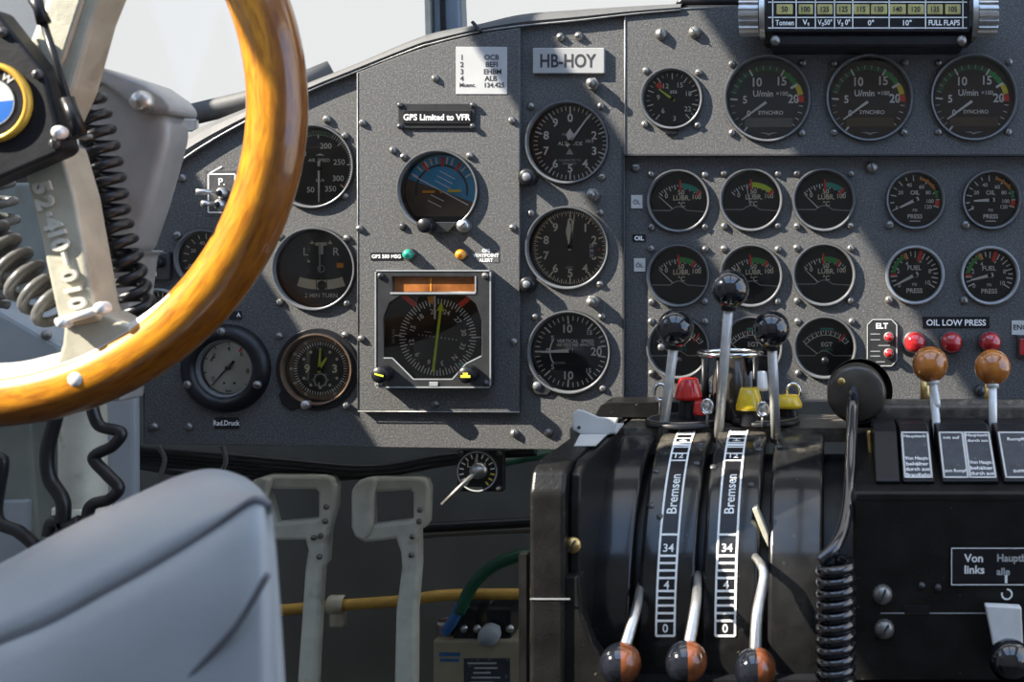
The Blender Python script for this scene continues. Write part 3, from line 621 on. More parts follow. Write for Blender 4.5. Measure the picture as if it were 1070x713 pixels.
n = MB(); ang = 7; dr = Vector((math.sin(R_(ang)), 0, math.cos(R_(ang)))); pr = Vector((dr.z, 0, -dr.x)); cc = Vector((c[0], -.0088, c[1]))
pts = [cc - dr * 36 * u - pr * 1.3 * u, cc + dr * 28 * u - pr * 1.3 * u, cc + dr * 27 * u - pr * 4 * u, cc + dr * 38 * u, cc + dr * 27 * u + pr * 4 * u, cc + dr * 28 * u + pr * 1.3 * u, cc - dr * 36 * u + pr * 1.3 * u]
n.add(pts + [p + Vector((0, .0006, 0)) for p in pts], [tuple(range(7)), tuple(range(7, 14))[::-1]] + [(i, (i + 1) % 7, 7 + (i + 1) % 7, 7 + i) for i in range(7)], LIME); n.build('needle', root)
n = MB(); n.box((1 * u, -.0098, 22 * u), (1.7 * u, .0006, 24 * u), WHITE); n.build('lubber_line', root)
gl = MB(); gl.box((0, -.0108, -9 * u), (103 * u, .0008, 86 * u), GLASS); gl.build('glass_cover', root)
for x, nmk in ((-49, 0), (39, 1)):
    k = MB(); k.lathe([(0, -.016), (7.6 * u, -.016), (8.6 * u, -.0145), (8.8 * u, 0)], BLACK, (x * u, y0, -46 * u), 28)
    if nmk: k.flat([((x + a) * u, (-46 + b) * u) for a, b in ((-5, -2.5), (5, -2.5), (5, 0), (2.5, 0), (2.5, 2.5), (-2.5, 2.5), (-2.5, 0), (-5, 0))], y0 - .0163, YELLOW)
    else: k.line(((x - 4.5) * u, -44.5 * u), ((x + 4.5) * u, -47 * u), 1.7 * u, y0 - .0163, LIME)
    k.build('setting_knob', root)
for x, z, dk in ((-54, 55, 1), (54, 55, 0), (-55, -57, 0), (55, -56, 1)): screw(root, x * u, y0, z * u, .85, dk)
cb = MB(); cb.rbox((1 * u, y0 - .0006, -57 * u), (9 * u, .0012, 4.5 * u), BEZL, .0003); cb.build('latch', root)
#==PART3==
# ------------------------------------------------------------------ small fittings on the panel
def placard(name, label, px0, py0, px1, py1, pl, m, lines, th=.0015, cat='placard', border=None, proud=0.0, rot=0):
    y = PLY[pl] if isinstance(pl, str) else pl; u = S * K(y); cx, cy = (px0 + px1) / 2, (py0 + py1) / 2
    w, h = (px1 - px0) * u, (py1 - py0) * u
    b = MB(); b.rbox((0, -th / 2, 0), (w, th, h), m, min(.0006, th * .3))
    f = -th - .0002
    if border:
        for s in (-1, 1):
            b.box((0, f, s * (h / 2 - 1.2 * u)), (w - 2 * u, .0002, .9 * u), border); b.box((s * (w / 2 - 1.2 * u), f, 0), (.9 * u, .0002, h - 2 * u), border)
    for t, x, z, hh, mm, *k in lines: b.text(t, (x - cx) * u, -(z - cy) * u, hh * u, f, mm, 0, k[0] if k else 1.0, .012)
    o = b.build(name, None, P(cx, cy, y)); tag(o, label, cat)
    return o

placard('registration_plate', 'thick white plate engraved HB-HOY above the upper altimeter', 558, 51, 632.5, 77.5, 'base', REGW, [('HB-HOY', 595, 64.5, 13, INK, .80)], .005, 'sign')
placard('frequency_card', 'white card listing five short codes and a frequency on the panel top', 476.5, 49, 530, 98.5, 'nav', CARDW,
        [('1', 483, 60, 5, INK), ('OCB', 514, 60, 5, INK), ('2', 483, 67.5, 5, INK), ('BEFI', 514, 67.5, 5, INK), ('3', 483, 75, 5, INK), ('EHBM', 515, 75, 5, INK), ('4', 483, 82, 5, INK), ('ALB', 513, 82, 5, INK), ('Muenc.', 489, 89, 4, INK), ('134.425', 517, 89, 4.6, INK)], .0006, 'card')
pl = thing('warning_placard', 'black framed placard reading GPS Limited to VFR above the artificial horizon', 'placard', P(457, 121.5, PLY['nav']))
u = S * K(PLY['nav'])
b = MB(); b.rbox((0, -.0012, 0), (80 * u, .0024, 26 * u), BEZ, .0006); b.build('frame', pl)
b = MB(); b.rbox((1 * u, -.003, -1.5 * u), (71 * u, .0016, 14 * u), BLACK, .0004); b.text('GPS Limited to VFR', 1 * u, -1.5 * u, 6 * u, -.004, WHITE, 0, .96, .012); b.build('label_strip', pl)
for a, c in sq(38, 11): screw(pl, a * u, -.0022, c * u, .8, True)
placard('lamp_label', 'tiny black strip lettered GPS left of the green lamp', 387.5, 264, 421, 272, 'nav', BLACK, [('GPS 500 MSG', 404, 268, 3.6, WHITE)], .0006, 'label')
b = MB()
for k, t in enumerate(('GPS', 'WAYPOINT', 'ALERT')): b.text(t, 0, (5 - 5 * k) * u, 3.4 * u, -.0006, WHITE, 0, 1, .02)
b.box((0, -.0002, 0), (27 * u, .0004, 15 * u), PANEL)
tag(b.build('lamp_label', None, P(508, 267, PLY['nav'])), 'grey strip lettered GPS WAYPOINT ALERT right of the orange lamp', 'label')
for px, m, w in ((429, LAMPG, 'green'), (483.5, LAMPO, 'orange')):
    t = thing('indicator_lamp', 'small domed %s lamp above the square course indicator' % w, 'lamp', P(px, 266, PLY['nav']))
    b = MB(); b.lathe([(6.6 * u, -.0002), (6.6 * u, -.004), (5.6 * u, -.005)], SCREWD, n=20); b.build('collar', t)
    b = MB(); b.lathe([(5.4 * u, -.004), (5.4 * u, -.008), (4.4 * u, -.0105), (2.4 * u, -.012), (0, -.0125)], m, n=20); b.build('lens', t)
# toggle switch unit behind the wheel
y = 0; u = S
t = thing('toggle_switch_unit', 'two chrome toggle switches in a white line diagram left of the wheel rim', 'switch', P(232, 200))
b = MB()
for p, q in (((-14, 18), (14, 18)), ((14, 18), (14, -22)), ((14, -22), (-14, -22)), ((-14, -22), (-14, 18)), ((-14, 18), (0, 26))): b.line((p[0] * u, p[1] * u), (q[0] * u, q[1] * u), 1.4 * u, -.0008, WHITE)
b.rbox((0, -.0003, -2 * u), (34 * u, .0006, 48 * u), SCREWD, .0002); b.text('P.', 0, 10 * u, 7 * u, -.0009, WHITE); b.build('marked_plate', t)
for x, z, tx in ((1, -2, -16), (-1, -14, -8)):
    b = MB(); b.lathe([(6 * u, -.0008), (6 * u, -.003), (4.5 * u, -.006), (3 * u, -.007)], STEEL, (x * u, 0, z * u), 18)
    b.tube([(x * u, -.005, z * u), ((x + tx * .5) * u, -.014, z * u + .0005), ((x + tx) * u, -.02, z * u)], lambda q: .0016 + .0016 * q, STEEL, 10); b.build('toggle', t)
t = thing('radio_head', 'small black control box with pale labels at the left end of the panel', 'radio', P(162, 278))
b = MB(); b.rbox((0, -.004, 0), (38 * u, .008, 29 * u), BEZ, .0012); b.build('body', t)
b = MB(); b.rbox((-7 * u, -.0085, 4 * u), (16 * u, .001, 9 * u), PLATEW, .0003); b.rbox((-4 * u, -.0085, -8 * u), (22 * u, .001, 5 * u), CREAM, .0003); b.build('label_strip', t)
b = MB(); b.lathe([(0, -.016), (5 * u, -.016), (6 * u, -.015), (6 * u, -.008)], BLACK, (10 * u, 0, 4 * u), 20); b.build('knob', t)
placard('brake_label', 'small black label reading Rad.Druck below the white brake dial', 225, 436, 250, 448, 'base', BLACK, [('Rad.Druck', 237.5, 442, 5, WHITE, .85)], .001, 'label')
placard('dial_label', 'small black label at the wheel rim above the white brake dial', 240, 325, 253, 334, 'base', BLACK, [('A', 250, 329, 4, WHITE)], .001, 'label')
for px, py, w in ((665.5, 211, 'upper'), (668.5, 277, 'lower')):
    placard('row_label', 'tiny square pale label left of the %s LUBR dial' % w, px - 6, py - 7, px + 6, py + 7, 'low', PLATEW, [('ÖL', px, py, 4, INK)], .001, 'label')
b = MB(); u = S * K(PLY['low']); b.text('OIL', 0, 0, 4.2 * u, -.0006, WHITE, 0, 1, .02); b.box((0, -.0002, 0), (14 * u, .0004, 8 * u), BLACK); tag(b.build('row_label', None, P(668, 249, PLY['low'])), 'tiny OIL lettering between the two square pale labels', 'label')
placard('lamp_label', 'long dark strip lettered OIL LOW PRESS over the red lamps', 964, 331, 1034, 343, 'low', BLACK, [('OIL LOW PRESS', 999, 337.2, 6, WHITE)], .0008, 'label')
placard('edge_label', 'small pale label cut by the right picture edge beside the red lamps', 1057, 335, 1084, 350, 'low', PLATEW, [('ENG', 1066, 342, 5, INK)], .001, 'label')
t = thing('warning_light', 'dark red square light at the right picture edge under the pale label', 'lamp', P(1072, 362, PLY['low']))
b = MB(); b.rbox((0, -.002, 0), (20 * u, .004, 24 * u), BEZ, .0008); b.build('frame', t); b = MB(); b.rbox((0, -.0045, 0), (15 * u, .002, 17 * u), LAMPR, .0006); b.build('lens', t)
for px, w in ((955.5, 'left'), (993.5, 'middle'), (1033.5, 'right')):
    t = thing('warning_lamp', 'domed red low oil pressure lamp, %s one of the three' % w, 'lamp', P(px, 357.5, PLY['low']), 'low oil pressure lamps')
    b = MB(); b.lathe([(12.5 * u, -.0002), (12.5 * u, -.004), (11 * u, -.005)], SCREWD, n=28); b.build('collar', t)
    b = MB(); b.lathe([(11 * u, -.004), (11 * u, -.010), (9.6 * u, -.0135), (6 * u, -.016), (0, -.017)], LAMPR, n=28); b.build('lens', t)
# ELT switch plate
t = thing('emergency_transmitter_switch', 'octagonal black switch plate lettered ELT with two red buttons', 'switch', P(921.5, 358, PLY['low']))
w, h, c = 16.5, 25.5, 6
oc = [(-w, -h + c), (-w + c, -h), (w - c, -h), (w, -h + c), (w, h - c), (w - c, h), (-w + c, h), (-w, h - c)]
b = MB(); b.prism([(a * u, d * u) for a, d in oc], -.0025, 0, BEZ, .0006)
for p, q in zip(oc, oc[1:] + oc[:1]): b.line((p[0] * .93 * u, p[1] * .95 * u), (q[0] * .93 * u, q[1] * .95 * u), 1 * u, -.0028, DIM)
b.text('ELT', 0, 17.5 * u, 5.4 * u, -.0028, WHITE, 0, 1, .015)
for z, x0, x1 in ((9, -12, -2), (3, -12, -2), (-3, -4, 8), (-9, -12, -2), (-14, -12, -2), (-20, -6, 3)): b.line((x0 * u, z * u), (x1 * u, z * u), 1.1 * u, -.0028, BEZL)
b.build('marked_plate', t)
for z, m in ((6, LAMPR), (-11, LAMPR)):
    b = MB(); b.lathe([(5.4 * u, -.0024), (5.4 * u, -.005), (4.4 * u, -.0055)], SCREWM, (7 * u, 0, z * u), 18); b.lathe([(4.4 * u, -.0048), (4.2 * u, -.009), (2.5 * u, -.0105), (0, -.011)], m, (7 * u, 0, z * u), 18); b.build('button', t)

# ------------------------------------------------------------------ panel plates
def pts(lst, y): return [(X(a, y), Z(b, y)) for a, b in lst]
base = thing('instrument_panel', 'wide grey crackle-finish main panel with a curved top edge behind all the left dials', 'instrument panel', P(400, 466, 0), )
top = [(150, 200), (199, 162), (258, 127), (322, 96), (373, 75), (437, 50.5), (498, 34.5), (542, 27.6), (606, 21), (652.5, 16.2)]
tops = [(p.x, p.z) for p in smooth_path([Vector((a, 0, b)) for a, b in top], 5)]
o = plate('panel_face', pts(tops + [(652.5, 470), (600, 470.5), (150, 464)], 0), HOLES['base'] + [(a_, c_, r_ + .0015) for a_, c_, r_ in HOLES['nav']], 0.0, .003, PANEL)
def adopt(o, root):
    for v in o.data.vertices: v.co -= root.location
    o.parent = root
adopt(o, base)
# rolled rim along the top edge
rim_out = [(140, 182), (195, 139), (256, 112), (322, 85), (370, 66), (424, 43), (454, 33), (498, 24.5), (545, 14), (606, 9), (662, 5.5), (712, 3)]
rim_in = [(144, 207), (199, 163), (258, 128), (322, 97), (373, 76), (437, 51), (454, 46), (498, 35), (545, 28), (606, 22), (662, 15.5), (712, 11)]
ro = smooth_path([P(a, b, -.001) for a, b in rim_out], 6); ri = smooth_path([P(a, b, -.001) for a, b in rim_in], 6)
b = MB(); n = len(ro); prof = []
for k in range(n):
    i, o_ = ri[k], ro[k]; d = o_ - i; V = Vector
    prof += [i + V((0, .004, 0)), i + V((0, -.003, 0)), i + d * .25 + V((0, -.006, 0)), i + d * .65 + V((0, -.003, 0)), o_ + V((0, .004, 0)), o_ + V((0, .05, 0)) + d * .15, i + V((0, .05, 0))]
for k in range(n - 1):
    for j in range(7):
        pass
fs = []
for k in range(n - 1):
    for j in range(7): fs.append((k * 7 + j, k * 7 + (j + 1) % 7, (k + 1) * 7 + (j + 1) % 7, (k + 1) * 7 + j))
b.add(prof, fs, RIM, False)
buildw(b, 'rim', base)
b = MB(); b.tube([p + Vector((0, -.0042, 0)) for p in ri], .0010, EDGE, 6); buildw(b, 'edge_bead', base)
b = MB(); b.rbox(P(498, 28, -.008), (.003, .006, .012), INK, .0005, M=Matrix.Rotation(R_(-40), 4, 'Y')); buildw(b, 'rim_notch', base)
for px, py in ((342, 125 - 0), (191, 186), (186, 246), (162, 446), (198, 446), (538, 453), (573, 452), (586, 39), (605, 38), (382, 470)): 
    if py < 465: screw(base, X(px) - base.location.x, 0, Z(py) - base.location.z, 1.15)
for a, c in ((621, 89), (621, 204), (621, 315)):   # long hex studs
    b = MB(); k = [(.0062 * math.cos(R_(q)), .0062 * math.sin(R_(q))) for q in range(0, 360, 60)]
    b.prism([(X(a) + p, Z(c) + q) for p, q in k], -.010, -.0002, SCREWM, .0008); b.lathe([(0, -.0195), (.0036, -.019), (.004, -.018), (.004, -.010)], SCREWM, (X(a), 0, Z(c)), 16); buildw(b, 'hex_stud', base)

y = PLY['nav']
nav = thing('instrument_panel', 'raised grey sub-panel carrying the artificial horizon and the square course indicator', 'instrument panel', P(459, 430, y))
ntop = [(373, 76), (437, 51.8), (498, 36), (543, 29)]
nt = [(p.x, p.z) for p in smooth_path([Vector((a, 0, b)) for a, b in ntop], 5)]
hs = HOLES['nav'] + [[(X(399, y), Z(402, y)), (X(515, y), Z(402, y)), (X(515, y), Z(284, y)), (X(399, y), Z(284, y))]]
adopt(plate('panel_face', pts(nt + [(543, 431), (374, 429)], y), hs, y, .0066, PANEL), nav)
b = MB()
for a, c in (((373.5, 76), (374, 429)), ((374, 430), (543, 431))): b.tube([P(*a, y - .0002), P(*c, y - .0002)], .0005, EDGE, 6)
buildw(b, 'worn_edge', nav)
for px, py in ((379, 128.5), (455, 82), (535, 126), (376, 239), (536, 238), (378, 354), (537, 357), (421, 237), (455, 422), (411, 157)): screw(nav, X(px, y) - nav.location.x, 0, Z(py, y) - nav.location.z, .95, py in (237,))

y = PLY['up']
up = thing('instrument_panel', 'upper right grey panel plate carrying the three tachometers', 'instrument panel', P(860, 162, y))
adopt(plate('panel_face', pts([(653, 12), (735, 8), (800, 3), (1090, -14), (1090, 162), (653, 161.5)], y), HOLES['up'], y, .0055, PANEL), up)
b = MB()
for a, c in (((653, 12), (653, 161)), ((653, 12), (740, 8))): b.tube([P(*a, y - .0002), P(*c, y - .0002)], .0008, EDGE, 6)
buildw(b, 'worn_edge', up)
for px, py in ((691, 36), (726, 34)): 
    o = screw(up, X(px, y) - up.location.x, 0, Z(py, y) - up.location.z, 1.6)
y = PLY['low']
low = thing('instrument_panel', 'lower right recessed grey panel plate carrying the oil and fuel dials', 'instrument panel', P(860, 414, y))
adopt(plate('panel_face', pts([(652, 158), (1090, 158), (1090, 418), (652, 418)], y), HOLES['low'], y, .003, PANEL), low)
for px, py, k in ((664, 175, 1.3), (911, 175, 1.6), (691, 363, 1), (1024, 408, 1.5)): screw(low, X(px, y) - low.location.x, 0, Z(py, y) - low.location.z, k, px == 1024)
b = MB(); b.box((X(870, y), .003, Z(163, y)), (L(440), .012, .0015), INK); b.box((X(653, y), .004, Z(288, y)), (.0015, .010, L(256)), INK); b.box((X(870, y), .006, Z(418, y)), (L(440), .006, .002), INK); buildw(b, 'recess_edge', low)

# ------------------------------------------------------------------ flap speed scale on the coaming
yf = -.045; u = S * K(yf)
t = thing('flap_speed_scale', 'black tubular speed scale with yellow number windows between two chrome knobs', 'indicator', P(907, 40, yf + .02))
b = MB(); b.prism([(-.028, -.002), (-.022, .014), (-.012, .022), (.03, .03), (.03, -.012), (-.016, -.014)], X(797, yf), X(1018, yf), BLACK, .002, axis='X')
for v in b.v: v.y += yf + .028; v.z += Z(22, yf) - .004
b.rbox((X(907, yf), yf + .028, Z(42, yf)), (L(195), .05, .012), BLACK, .003)
buildw(b, 'body', t)
b = MB(); fy = yf - .0012
b.box((X(906.5, yf), yf + .001, Z(14, yf)), (L(204), .004, L(36)), BLACK)
for z in (2.5, 18.5, 29.5, -9): b.box((X(906.5, yf), fy, Z(z, yf)), (L(199), .0004, 1.1 * u), WHITE)
for x in (807.5, 832, 852, 872, 891, 929, 967, 1006): b.box((X(x, yf), fy, Z(10.5, yf)), (1.1 * u, .0004, 40 * u), WHITE)
for x, w, s in ((820, 17, '50'), (842, 15, '100'), (862, 16, '125'), (881.5, 15, '125'), (900, 17, '115'), (918.5, 17, '130'), (938, 17, '140'), (957, 17, '120'), (977, 16, '135'), (995.5, 16, '105')):
    b.rbox((X(x, yf), fy + .0002, Z(10, yf)), (w * u, .0012, 10.5 * u), YWIN, .0006); b.text(s, X(x, yf), Z(10, yf), 5.4 * u, fy - .0008, INK, 0, .85, .01)
for x, s, k in ((820, 'Tonnen', .8), (842, 'V₁', 1), (862, 'V₃50°', .8), (881.5, 'V₂ 0°', .8), (910, '0°', 1), (948, '10°', 1), (986.5, 'FULL FLAPS', .85)): b.text(s, X(x, yf), Z(24, yf), 5.2 * u, fy - .0003, WHITE, 0, k, .012)
buildw(b, 'scale_plate', t)
for x0, x1 in ((772, 799), (1043, 1016)):
    s = 1 if x1 > x0 else -1; b = MB(); xa, xb = X(x0, yf), X(x1, yf); zc = Z(14, yf); yc = yf + .012
    for seg, (q0, q1, r) in enumerate(((0, .75, .0185), (.75, .8, .016), (.8, 1.0, .0225))):
        prof = []; nn = 18 if seg == 0 else 40
        pr = [((r - (.0022 if (k % 4 in (0, 3)) and seg == 0 else 0)) * math.cos(2 * PI * k / (nn * 4)), (r - (.0022 if (k % 4 in (0, 3)) and seg == 0 else 0)) * math.sin(2 * PI * k / (nn * 4))) for k in range(nn * 4)]
        bb = MB(); bb.prism([(yc + a, zc + c) for a, c in pr], xa + (xb - xa) * q0, xa + (xb - xa) * q1, STEEL if seg != 1 else BLACK, .0, axis='X')
        b.add(bb.v, bb.f, STEEL if seg != 1 else BLACK)
    b.lathe([(0, -.002 * s), (.012, 0)], STEEL, (xa, yc, zc), 24, axis='X')
    buildw(b, 'knurled_knob', t)
for px in (810, 1005): 
    b = MB(); b.lathe([(0, -.003), (.004, -.002), (.0045, .002)], SCREWM, P(px, 42, yf + .001), 16); buildw(b, 'screw', t)

# ------------------------------------------------------------------ control wheel (left)
yw = -.34; u = S * K(yw); wc = P(-17, 110, yw)
wheel = thing('control_yoke', 'varnished wooden control wheel with cream cast spokes and a round badge', 'control wheel', wc)
b = MB(); Rm, rt = 307 * u, 30 * u; n, m_ = 120, 28; vs = []; fs = []
for i in range(n):
    a = 2 * PI * i / n
    for j in range(m_):
        q = 2 * PI * j / m_; rr = Rm + rt * math.cos(q) * (1 + .03 * math.sin(a * 14) * 0); vs.append((rr * math.sin(a), rt * .95 * math.sin(q), rr * math.cos(a)))
for i in range(n):
    for j in range(m_): fs.append((i * m_ + j, i * m_ + (j + 1) % m_, ((i + 1) % n) * m_ + (j + 1) % m_, ((i + 1) % n) * m_ + j))
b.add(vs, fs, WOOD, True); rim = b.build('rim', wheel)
pa = math.atan2(99 + 17, -(400 - 110)); b = MB(); 
b.lathe([(0, -rt * .95 - .0004), (.0045, -rt * .95 - .0003), (.0050, -rt * .95 + .003)], BRIGHT, (Rm * math.sin(pa) * .995, 0, Rm * math.cos(pa) * .995), 20); b.build('screw_plug', wheel)
# aluminium shoe along the inside of the rim where the lower spoke lands
b = MB(); vs = []; fs = []; a0, a1 = R_(208), R_(134); N = 40
for i in range(N + 1):
    a = a0 + (a1 - a0) * i / N; t_ = min(1, min(i, (N - i) * .6) / 10 + .05); r0, r1 = (Rm - rt * .72), (Rm - rt * .80 - 10 * u * t_)
    for r, yy in ((r0, -rt * .655), (r1, -rt * .56), (r1 - 2 * u * t_, -rt * .3), (r1 - 2 * u * t_, rt * .5), (r0, rt * .6)):
        vs.append((r * math.sin(a), yy, r * math.cos(a)))
for i in range(N):
    for j in range(5): fs.append((i * 5 + j, i * 5 + (j + 1) % 5, i * 5 + 5 + (j + 1) % 5, i * 5 + 5 + j))
fs += [(0, 1, 2, 3, 4), tuple(N * 5 + k for k in (4, 3, 2, 1, 0))]
b.add(vs, fs, BRIGHT, False); b.build('rim_shoe', wheel)
def wl(a, c, yy=0.0):
    p = P(a, c, yw + yy) - wc; return (p.x, p.z)
# lower spoke: tapered box casting that flares into the shoe
b = MB()
b.prism([wl(*p, -.016) for p in ((22, 168), (62, 150), (78, 205), (98, 318), (104, 335), (62, 343), (40, 240))], -.016, .012, CAST, .0025, 3)
b.prism([wl(*p, -.012) for p in ((66, 338), (108, 326), (122, 334), (150, 347), (186, 322), (172, 352), (120, 385), (60, 398), (40, 396), (58, 378), (64, 360))], -.012, .014, CAST, .003, 3)
sp = b.build('spoke', wheel)
b = MB(); yt = -.0166
def raised(t, a, c, h, rot):
    x, z = wl(a, c, -.019); k = MB(); k.text(t, x, z, h * 1.15 * u, yt, CAST, rot, 1.05, .035); 
    nv = len(k.v); vs2 = k.v + [v + Vector((0, .0016, 0)) for v in k.v]; k2 = [v - Vector((0, .0024, 0)) for v in k.v]
    # front faces raised plus side walls from the outline edges
    cnt = {}
    for f in k.f:
        for i in range(len(f)):
            e = (f[i], f[(i + 1) % len(f)]); cnt[e] = 1
    side = [(e[0], e[1], e[1] + nv, e[0] + nv) for e in cnt if (e[1], e[0]) not in cnt]
    b.add(k2 + k.v, k.f + side, CASTW)
for t, a, c, rt_ in (('5', 43, 196, 72), ('2', 46, 212, 72), ('.', 50, 224, 72), ('4', 54, 234, 72), ('10', 61, 252, 74), ('–', 67, 271, 74), ('0', 71, 288, 76), ('1', 75, 303, 78), ('0', 80, 317, 78)): raised(t, a, c, 13.5, rt_)
b.build('cast_number', sp)
b = MB(); p, q = wl(60, 337, -.02), wl(110, 322, -.02); b.tube([(p[0], -.020, p[1]), (q[0], -.020, q[1])], .0028, BRIGHT, 14); b.lathe([(0, -.0245), (.0034, -.024), (.004, -.022), (.004, -.016)], BRIGHT, (q[0] - .002, 0, q[1]), 18); b.lathe([(0, -.0245), (.003, -.024), (.0038, -.016)], BRIGHT, (p[0] + .004, 0, p[1]), 18); b.build('clamp', wheel)
# upper spoke
b = MB(); b.prism([wl(*p, -.01) for p in ((18, 70), (62, -40), (96, -140), (156, -140), (112, -20), (96, 20), (76, 92), (60, 128))], -.010, .018, CAST, .004, 3)
b.prism([wl(*p, -.014) for p in ((36, 40), (62, -30), (97, -120), (128, -120), (92, -20), (66, 60), (52, 84))], -.014, -.009, CAST, .002, 2); b.build('spoke', wheel)
b = MB(); b.prism([wl(*p) for p in ((-312, 70), (-40, 45), (-40, 170), (-312, 150))], -.008, .014, CAST, .004, 3); b.build('spoke', wheel)
# hub plate with badge
b = MB(); b.prism([wl(*p, -.04) for p in ((-80, -10), (-6, 10), (0, 18), (46, 76), (66, 155), (60, 161), (-40, 204), (-90, 200))], -.040, -.022, HUBM, .003, 3)
hub = b.build('hub_cover', wheel)
u = S * K(yw - .042); bc = wl(-10, 107, -.042); hy = -.0402
b = MB(); b.lathe([(42.5 * u, hy), (42 * u, hy - .0035), (39 * u, hy - .0045), (36 * u, hy - .003), (35.5 * u, hy)], GOLD, (bc[0], 0, bc[1]), 56); b.build('badge_ring', wheel)
b = MB(); b.disc(36 * u, hy - .001, BLACK, bc)
for k in range(4):
    m = BLUEM if k in (1, 3) else PLATEW
    b.add([(bc[0], hy - .0016, bc[1])] + [(bc[0] + 24 * u * math.sin(R_(k * 90 + q - 6)), hy - .0016, bc[1] + 24 * u * math.cos(R_(k * 90 + q - 6))) for q in range(0, 91, 6)], [tuple(range(17))], m)
b.arc(24 * u, 25 * u, 0, 360, hy - .0018, BEZL, bc)
for t, a in (('B', -42), ('M', -4), ('W', 34)): b.text(t, bc[0] + 30.5 * u * math.sin(R_(a)), bc[1] + 30.5 * u * math.cos(R_(a)), 8 * u, hy - .0014, PLATEW, a, 1, .02)
b.build('badge', wheel)
for a, c in ((3, 34), (40, 78), (58, 150)): p = wl(a, c, -.04); screw(wheel, p[0], -.040, p[1], .9, True)
b = MB(); p = wl(67, 139, -.04); b.lathe([(0, -.009), (.002, -.0085), (.0036, -.007), (.0042, -.004), (.0036, -.001), (.002, .001)], BRIGHT, (p[0], -.040, p[1]), 20); b.build('terminal', wheel)
# switch stalk clipped to the hub
t = thing('switch_stalk', 'thin black rod with a thicker grip rising past the wheel hub', 'switch', P(82, 140, yw - .03))
ys = yw - .035
b = MB(); b.tube([P(82, 141, ys), P(60, 70, ys), P(45, 22, ys)], .0022, BLACK, 12); buildw(b, 'rod', t)
b = MB(); b.tube([P(46, 24, ys), P(41, 10, ys), P(36, -4, ys)], lambda q: .0042 + .001 * math.sin(q * 9), BLACK, 14); buildw(b, 'grip', t)
b = MB(); b.tube([P(70, 103, ys), P(84, 141, ys)], .0042, BLACK, 14); b.tube([P(66, 143, ys + .004), P(96, 143, ys + .004)], .0016, SCREWM, 8); buildw(b, 'socket', t)

# ------------------------------------------------------------------ control column and wiring
yc = -.21
col = thing('control_column', 'grey cast control column head with a capped top, behind the wheel hub', 'control column', P(120, 560, yc))
b = MB(); b.prism(pts([(84, 74), (120, 84), (146, 103), (172, 116), (176, 138), (171, 160), (155, 216), (141, 256), (134, 268), (88, 262), (76, 160)], yc - .045), yc - .045, yc - .012, CASTG, .010, 4, True); buildw(b, 'head', col)
b = MB(); b.prism(pts([(90, 78), (92, 68), (104, 70), (150, 86), (170, 100), (178, 110), (178, 119), (152, 117), (138, 112), (116, 94)], yc - .052), yc - .052, yc - .014, CASTG, .005, 3, True); buildw(b, 'cap', col)
b = MB(); b.lathe([(0, -.010), (.005, -.009), (.008, -.006), (.008, 0)], STEEL, P(151, 107, yc - .052), 20); buildw(b, 'bolt', col)
b = MB(); b.prism(pts([(84, 258), (150, 262), (142, 268), (134, 330), (126, 420), (84, 420)], yc - .03), yc - .03, yc + .0, CASTG, .006, 3, True); buildw(b, 'neck', col)
b = MB(); b.lathe([(.0150, .02), (.0160, 0), (.0165, -.16)], PEDAL, P(87, 440, yc), 32, axis='Z')
buildw(b, 'tube', col)
b = MB(); b.lathe([(.0165, .009), (.0195, .008), (.0195, -.005), (.0175, -.009), (.0175, -.3)], PEDAL, P(86, 540, yc), 28, axis='Z'); buildw(b, 'collar', col)
# flat side plate beside the tube
o = MB(); o.prism(pts([(92, 395), (140, 395), (141, 600), (92, 600)], -.12), -.12, -.11, GREYB, .003, 2)
tag(o.build('side_plate'), 'tall grey-blue metal plate behind the control column tube', 'panel')

def cord(name, label, path, Rc, turns, wr, m, lead=None, tail=None, per=16):
    h = helix(path, Rc, turns, per); b = MB(); p = ([Vector(q) for q in lead] if lead else []) + h + ([Vector(q) for q in tail] if tail else [])
    b.tube(p, wr, m, 10); o = b.build(name); return tag(o, label, 'cord')
yk = yw + .03
cord('coiled_cord', 'black coiled cord hanging from the column head past the cream lower spoke', [P(86, 86, yk), P(102, 140, yk), P(112, 190, yk), P(118, 230, yk), P(130, 270, yk), P(146, 330, yk + .01)], .0085, 15, .0036, RUBBER)
cord('coiled_cord', 'grey coiled cord stretching from the left edge to the lower spoke', [P(-30, 230, yk), P(4, 268, yk), P(34, 300, yk), P(62, 326, yk)], .0125, 7, .0036, GREYCORD)
cord('coiled_cord', 'thin black coil at the left picture edge beside the grey cord', [P(-4, 190, yk + .05), P(2, 240, yk + .05), P(0, 320, yk + .05)], .009, 7, .003, GREYCORD)
for nm, lb, pp, r in (('cable', 'black wavy cable hanging in front of the control column tube', [(96, 425), (104, 445), (126, 452), (118, 466), (98, 478), (112, 496), (124, 510), (114, 522), (94, 530), (92, 560)], .0042),
                      ('cable', 'black cable pair left of the control column tube', [(60, 430), (50, 470), (52, 500), (66, 525), (64, 560)], .005),
                      ('cable', 'short curved black cable above the seat at lower left', [(-20, 500), (2, 480), (-4, 540), (20, 556), (36, 570), (50, 590)], .0045),
                      ('cable', 'looped black cable below the column collar', [(52, 560), (56, 546), (72, 550), (84, 545)], .005)):
    b = MB(); b.tube(smooth_path([P(a, c, yc - .05) for a, c in pp], 8), r, RUBBER, 10); tag(b.build(nm), lb, 'cable')
